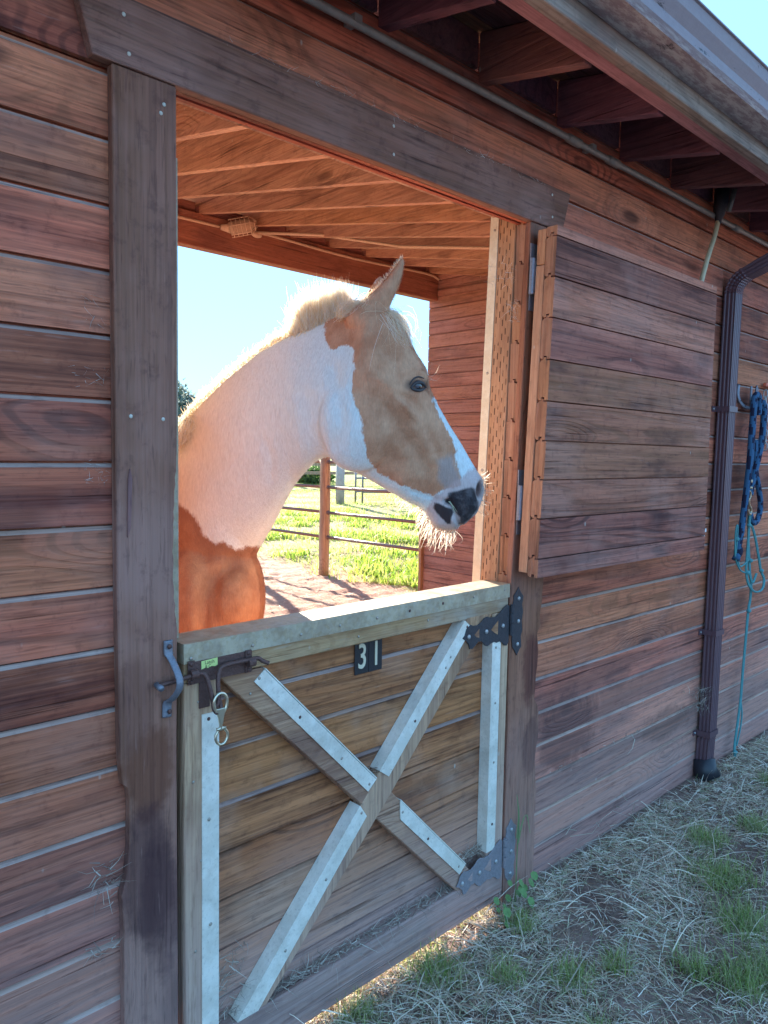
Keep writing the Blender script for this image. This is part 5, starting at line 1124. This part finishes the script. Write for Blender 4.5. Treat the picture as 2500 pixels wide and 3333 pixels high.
# poll and forelock
o = strands('poll_hair', [(1100, 1035, 2.0), (1130, 1018, 1.99), (1160, 1002, 1.99)], [(1140, 1000, 1.98), (1170, 985, 1.97), (1200, 975, 1.97)], 700, 0.0012, HC, 8, 6, 5, 0.2, 0.02); o['kind'] = 'stuff'
o = strands('forelock', [(1235, 1020, 1.99), (1255, 1018, 2.0), (1268, 1022, 2.02), (1262, 1015, 2.05)], [(1292, 1110, 1.955), (1318, 1130, 1.965), (1334, 1128, 1.98), (1346, 1125, 2.0)], 900, 0.0011, HC, 6, 10, 7, 0.35, 0.012); o['kind'] = 'stuff'
o = strands('forelock', [(1262, 1022, 1.985), (1270, 1026, 1.99)], [(1248, 1190, 1.93), (1262, 1150, 1.94)], 40, 0.0010, HC, 8, 20, 8, 0.8, 0.02); o['kind'] = 'stuff'
o = strands('ear_fringe', [(1168, 992, 2.0), (1228, 936, 2.0), (1285, 870, 2.0), (1310, 838, 2.0)], [(1164, 986, 2.0), (1224, 929, 2.0), (1280, 862, 2.0), (1308, 828, 2.0)], 420, 0.0009, HC, 2, 2, 3, 0.05, 0.004); o['kind'] = 'stuff'
# whiskers and chin hair
WC = [(0.74, 0.68, 0.56), (0.66, 0.58, 0.46)]
strands('chin_hair', [(1372, 1652, 2.10), (1390, 1690, 2.10), (1412, 1712, 2.10), (1445, 1726, 2.10), (1485, 1722, 2.10)], [(1352, 1692, 2.09), (1352, 1740, 2.09), (1390, 1790, 2.09), (1432, 1790, 2.09), (1482, 1770, 2.09)], 115, 0.0017, WC, 6, 10, 6, 0.3, 0.022, 0.0)
strands('whiskers', [(1558, 1552, 2.09), (1574, 1572, 2.09), (1576, 1600, 2.09), (1566, 1635, 2.09), (1552, 1668, 2.09)], [(1572, 1538, 2.08), (1596, 1560, 2.08), (1590, 1605, 2.08), (1588, 1655, 2.08), (1568, 1690, 2.08)], 60, 0.0013, WC, 5, 8, 5, 0.3, 0.015)
strands('whiskers', [(1300, 1622, 2.07), (1340, 1640, 2.08), (1372, 1652, 2.09)], [(1285, 1640, 2.07), (1325, 1660, 2.08), (1352, 1675, 2.08)], 90, 0.0012, WC, 5, 10, 4, 0.3, 0.02)
strands('lashes', [(1388, 1240, 2.0), (1394, 1220, 2.0)], [(1412, 1205, 2.0), (1424, 1198, 2.0)], 5, 0.0011, WC, 3, 10, 5, 0.4, 0.01)
gb = thing('hay_stem', 'pale grass stem sticking out of the corner of the horse mouth', 'grass stem', tuple(at(1475, 1650, 2.03)))
leafblade(gb, [tuple(at(1462, 1632, 2.045)), tuple(at(1472, 1645, 2.035)), tuple(at(1480, 1670, 2.03))], 0.006, (0.42, 0.50, 0.36))
leafblade(gb, [tuple(at(1463, 1634, 2.045)), tuple(at(1476, 1648, 2.035)), tuple(at(1489, 1668, 2.03))], 0.003, (0.40, 0.48, 0.34))
# short coat: fine hairs over head, neck and breast, carrying the coat colours
fcs = np.array([p.vertices[:3] for p in me.polygons]); cen = co[fcs].mean(1); nn = np.array([tuple(p.normal) for p in me.polygons])
vdr = cen - CP; vdr /= np.linalg.norm(vdr, axis=1)[:, None]; fac = -(nn * vdr).sum(1)
vis = (np.abs(fac) < 0.42) & (PX[fcs[:, 0], 0] > 560) & (np.linalg.norm(cen - CP, axis=1) < 3.3)
idx = np.nonzero(vis)[0]; NH = 42000; pick = rng.choice(idx, NH)
bar = rng.dirichlet((1, 1, 1), NH); f3 = fcs[pick]; P = (co[f3] * bar[:, :, None]).sum(1); Nn = nn[pick]
px = PX[f3[:, 0]]
flow = np.where((px[:, 0] > 1060)[:, None], 0.75 * RT - 0.6 * UP, -0.25 * RT - 0.95 * UP)
flow = flow + rng.normal(size=(NH, 3)) * 0.22; flow -= Nn * (flow * Nn).sum(1)[:, None]; flow /= np.linalg.norm(flow, axis=1)[:, None]
muz = px[:, 0] > 1420; L = rng.uniform(0.005, 0.011, NH) * np.where(muz, 0.45, 1.0)
q1 = P + flow * (L * .5)[:, None] + Nn * (L * 0.22)[:, None]; q2 = P + flow * L[:, None] + Nn * (L * 0.30)[:, None]
sd = np.cross(flow, Nn); sd /= np.linalg.norm(sd, axis=1)[:, None]
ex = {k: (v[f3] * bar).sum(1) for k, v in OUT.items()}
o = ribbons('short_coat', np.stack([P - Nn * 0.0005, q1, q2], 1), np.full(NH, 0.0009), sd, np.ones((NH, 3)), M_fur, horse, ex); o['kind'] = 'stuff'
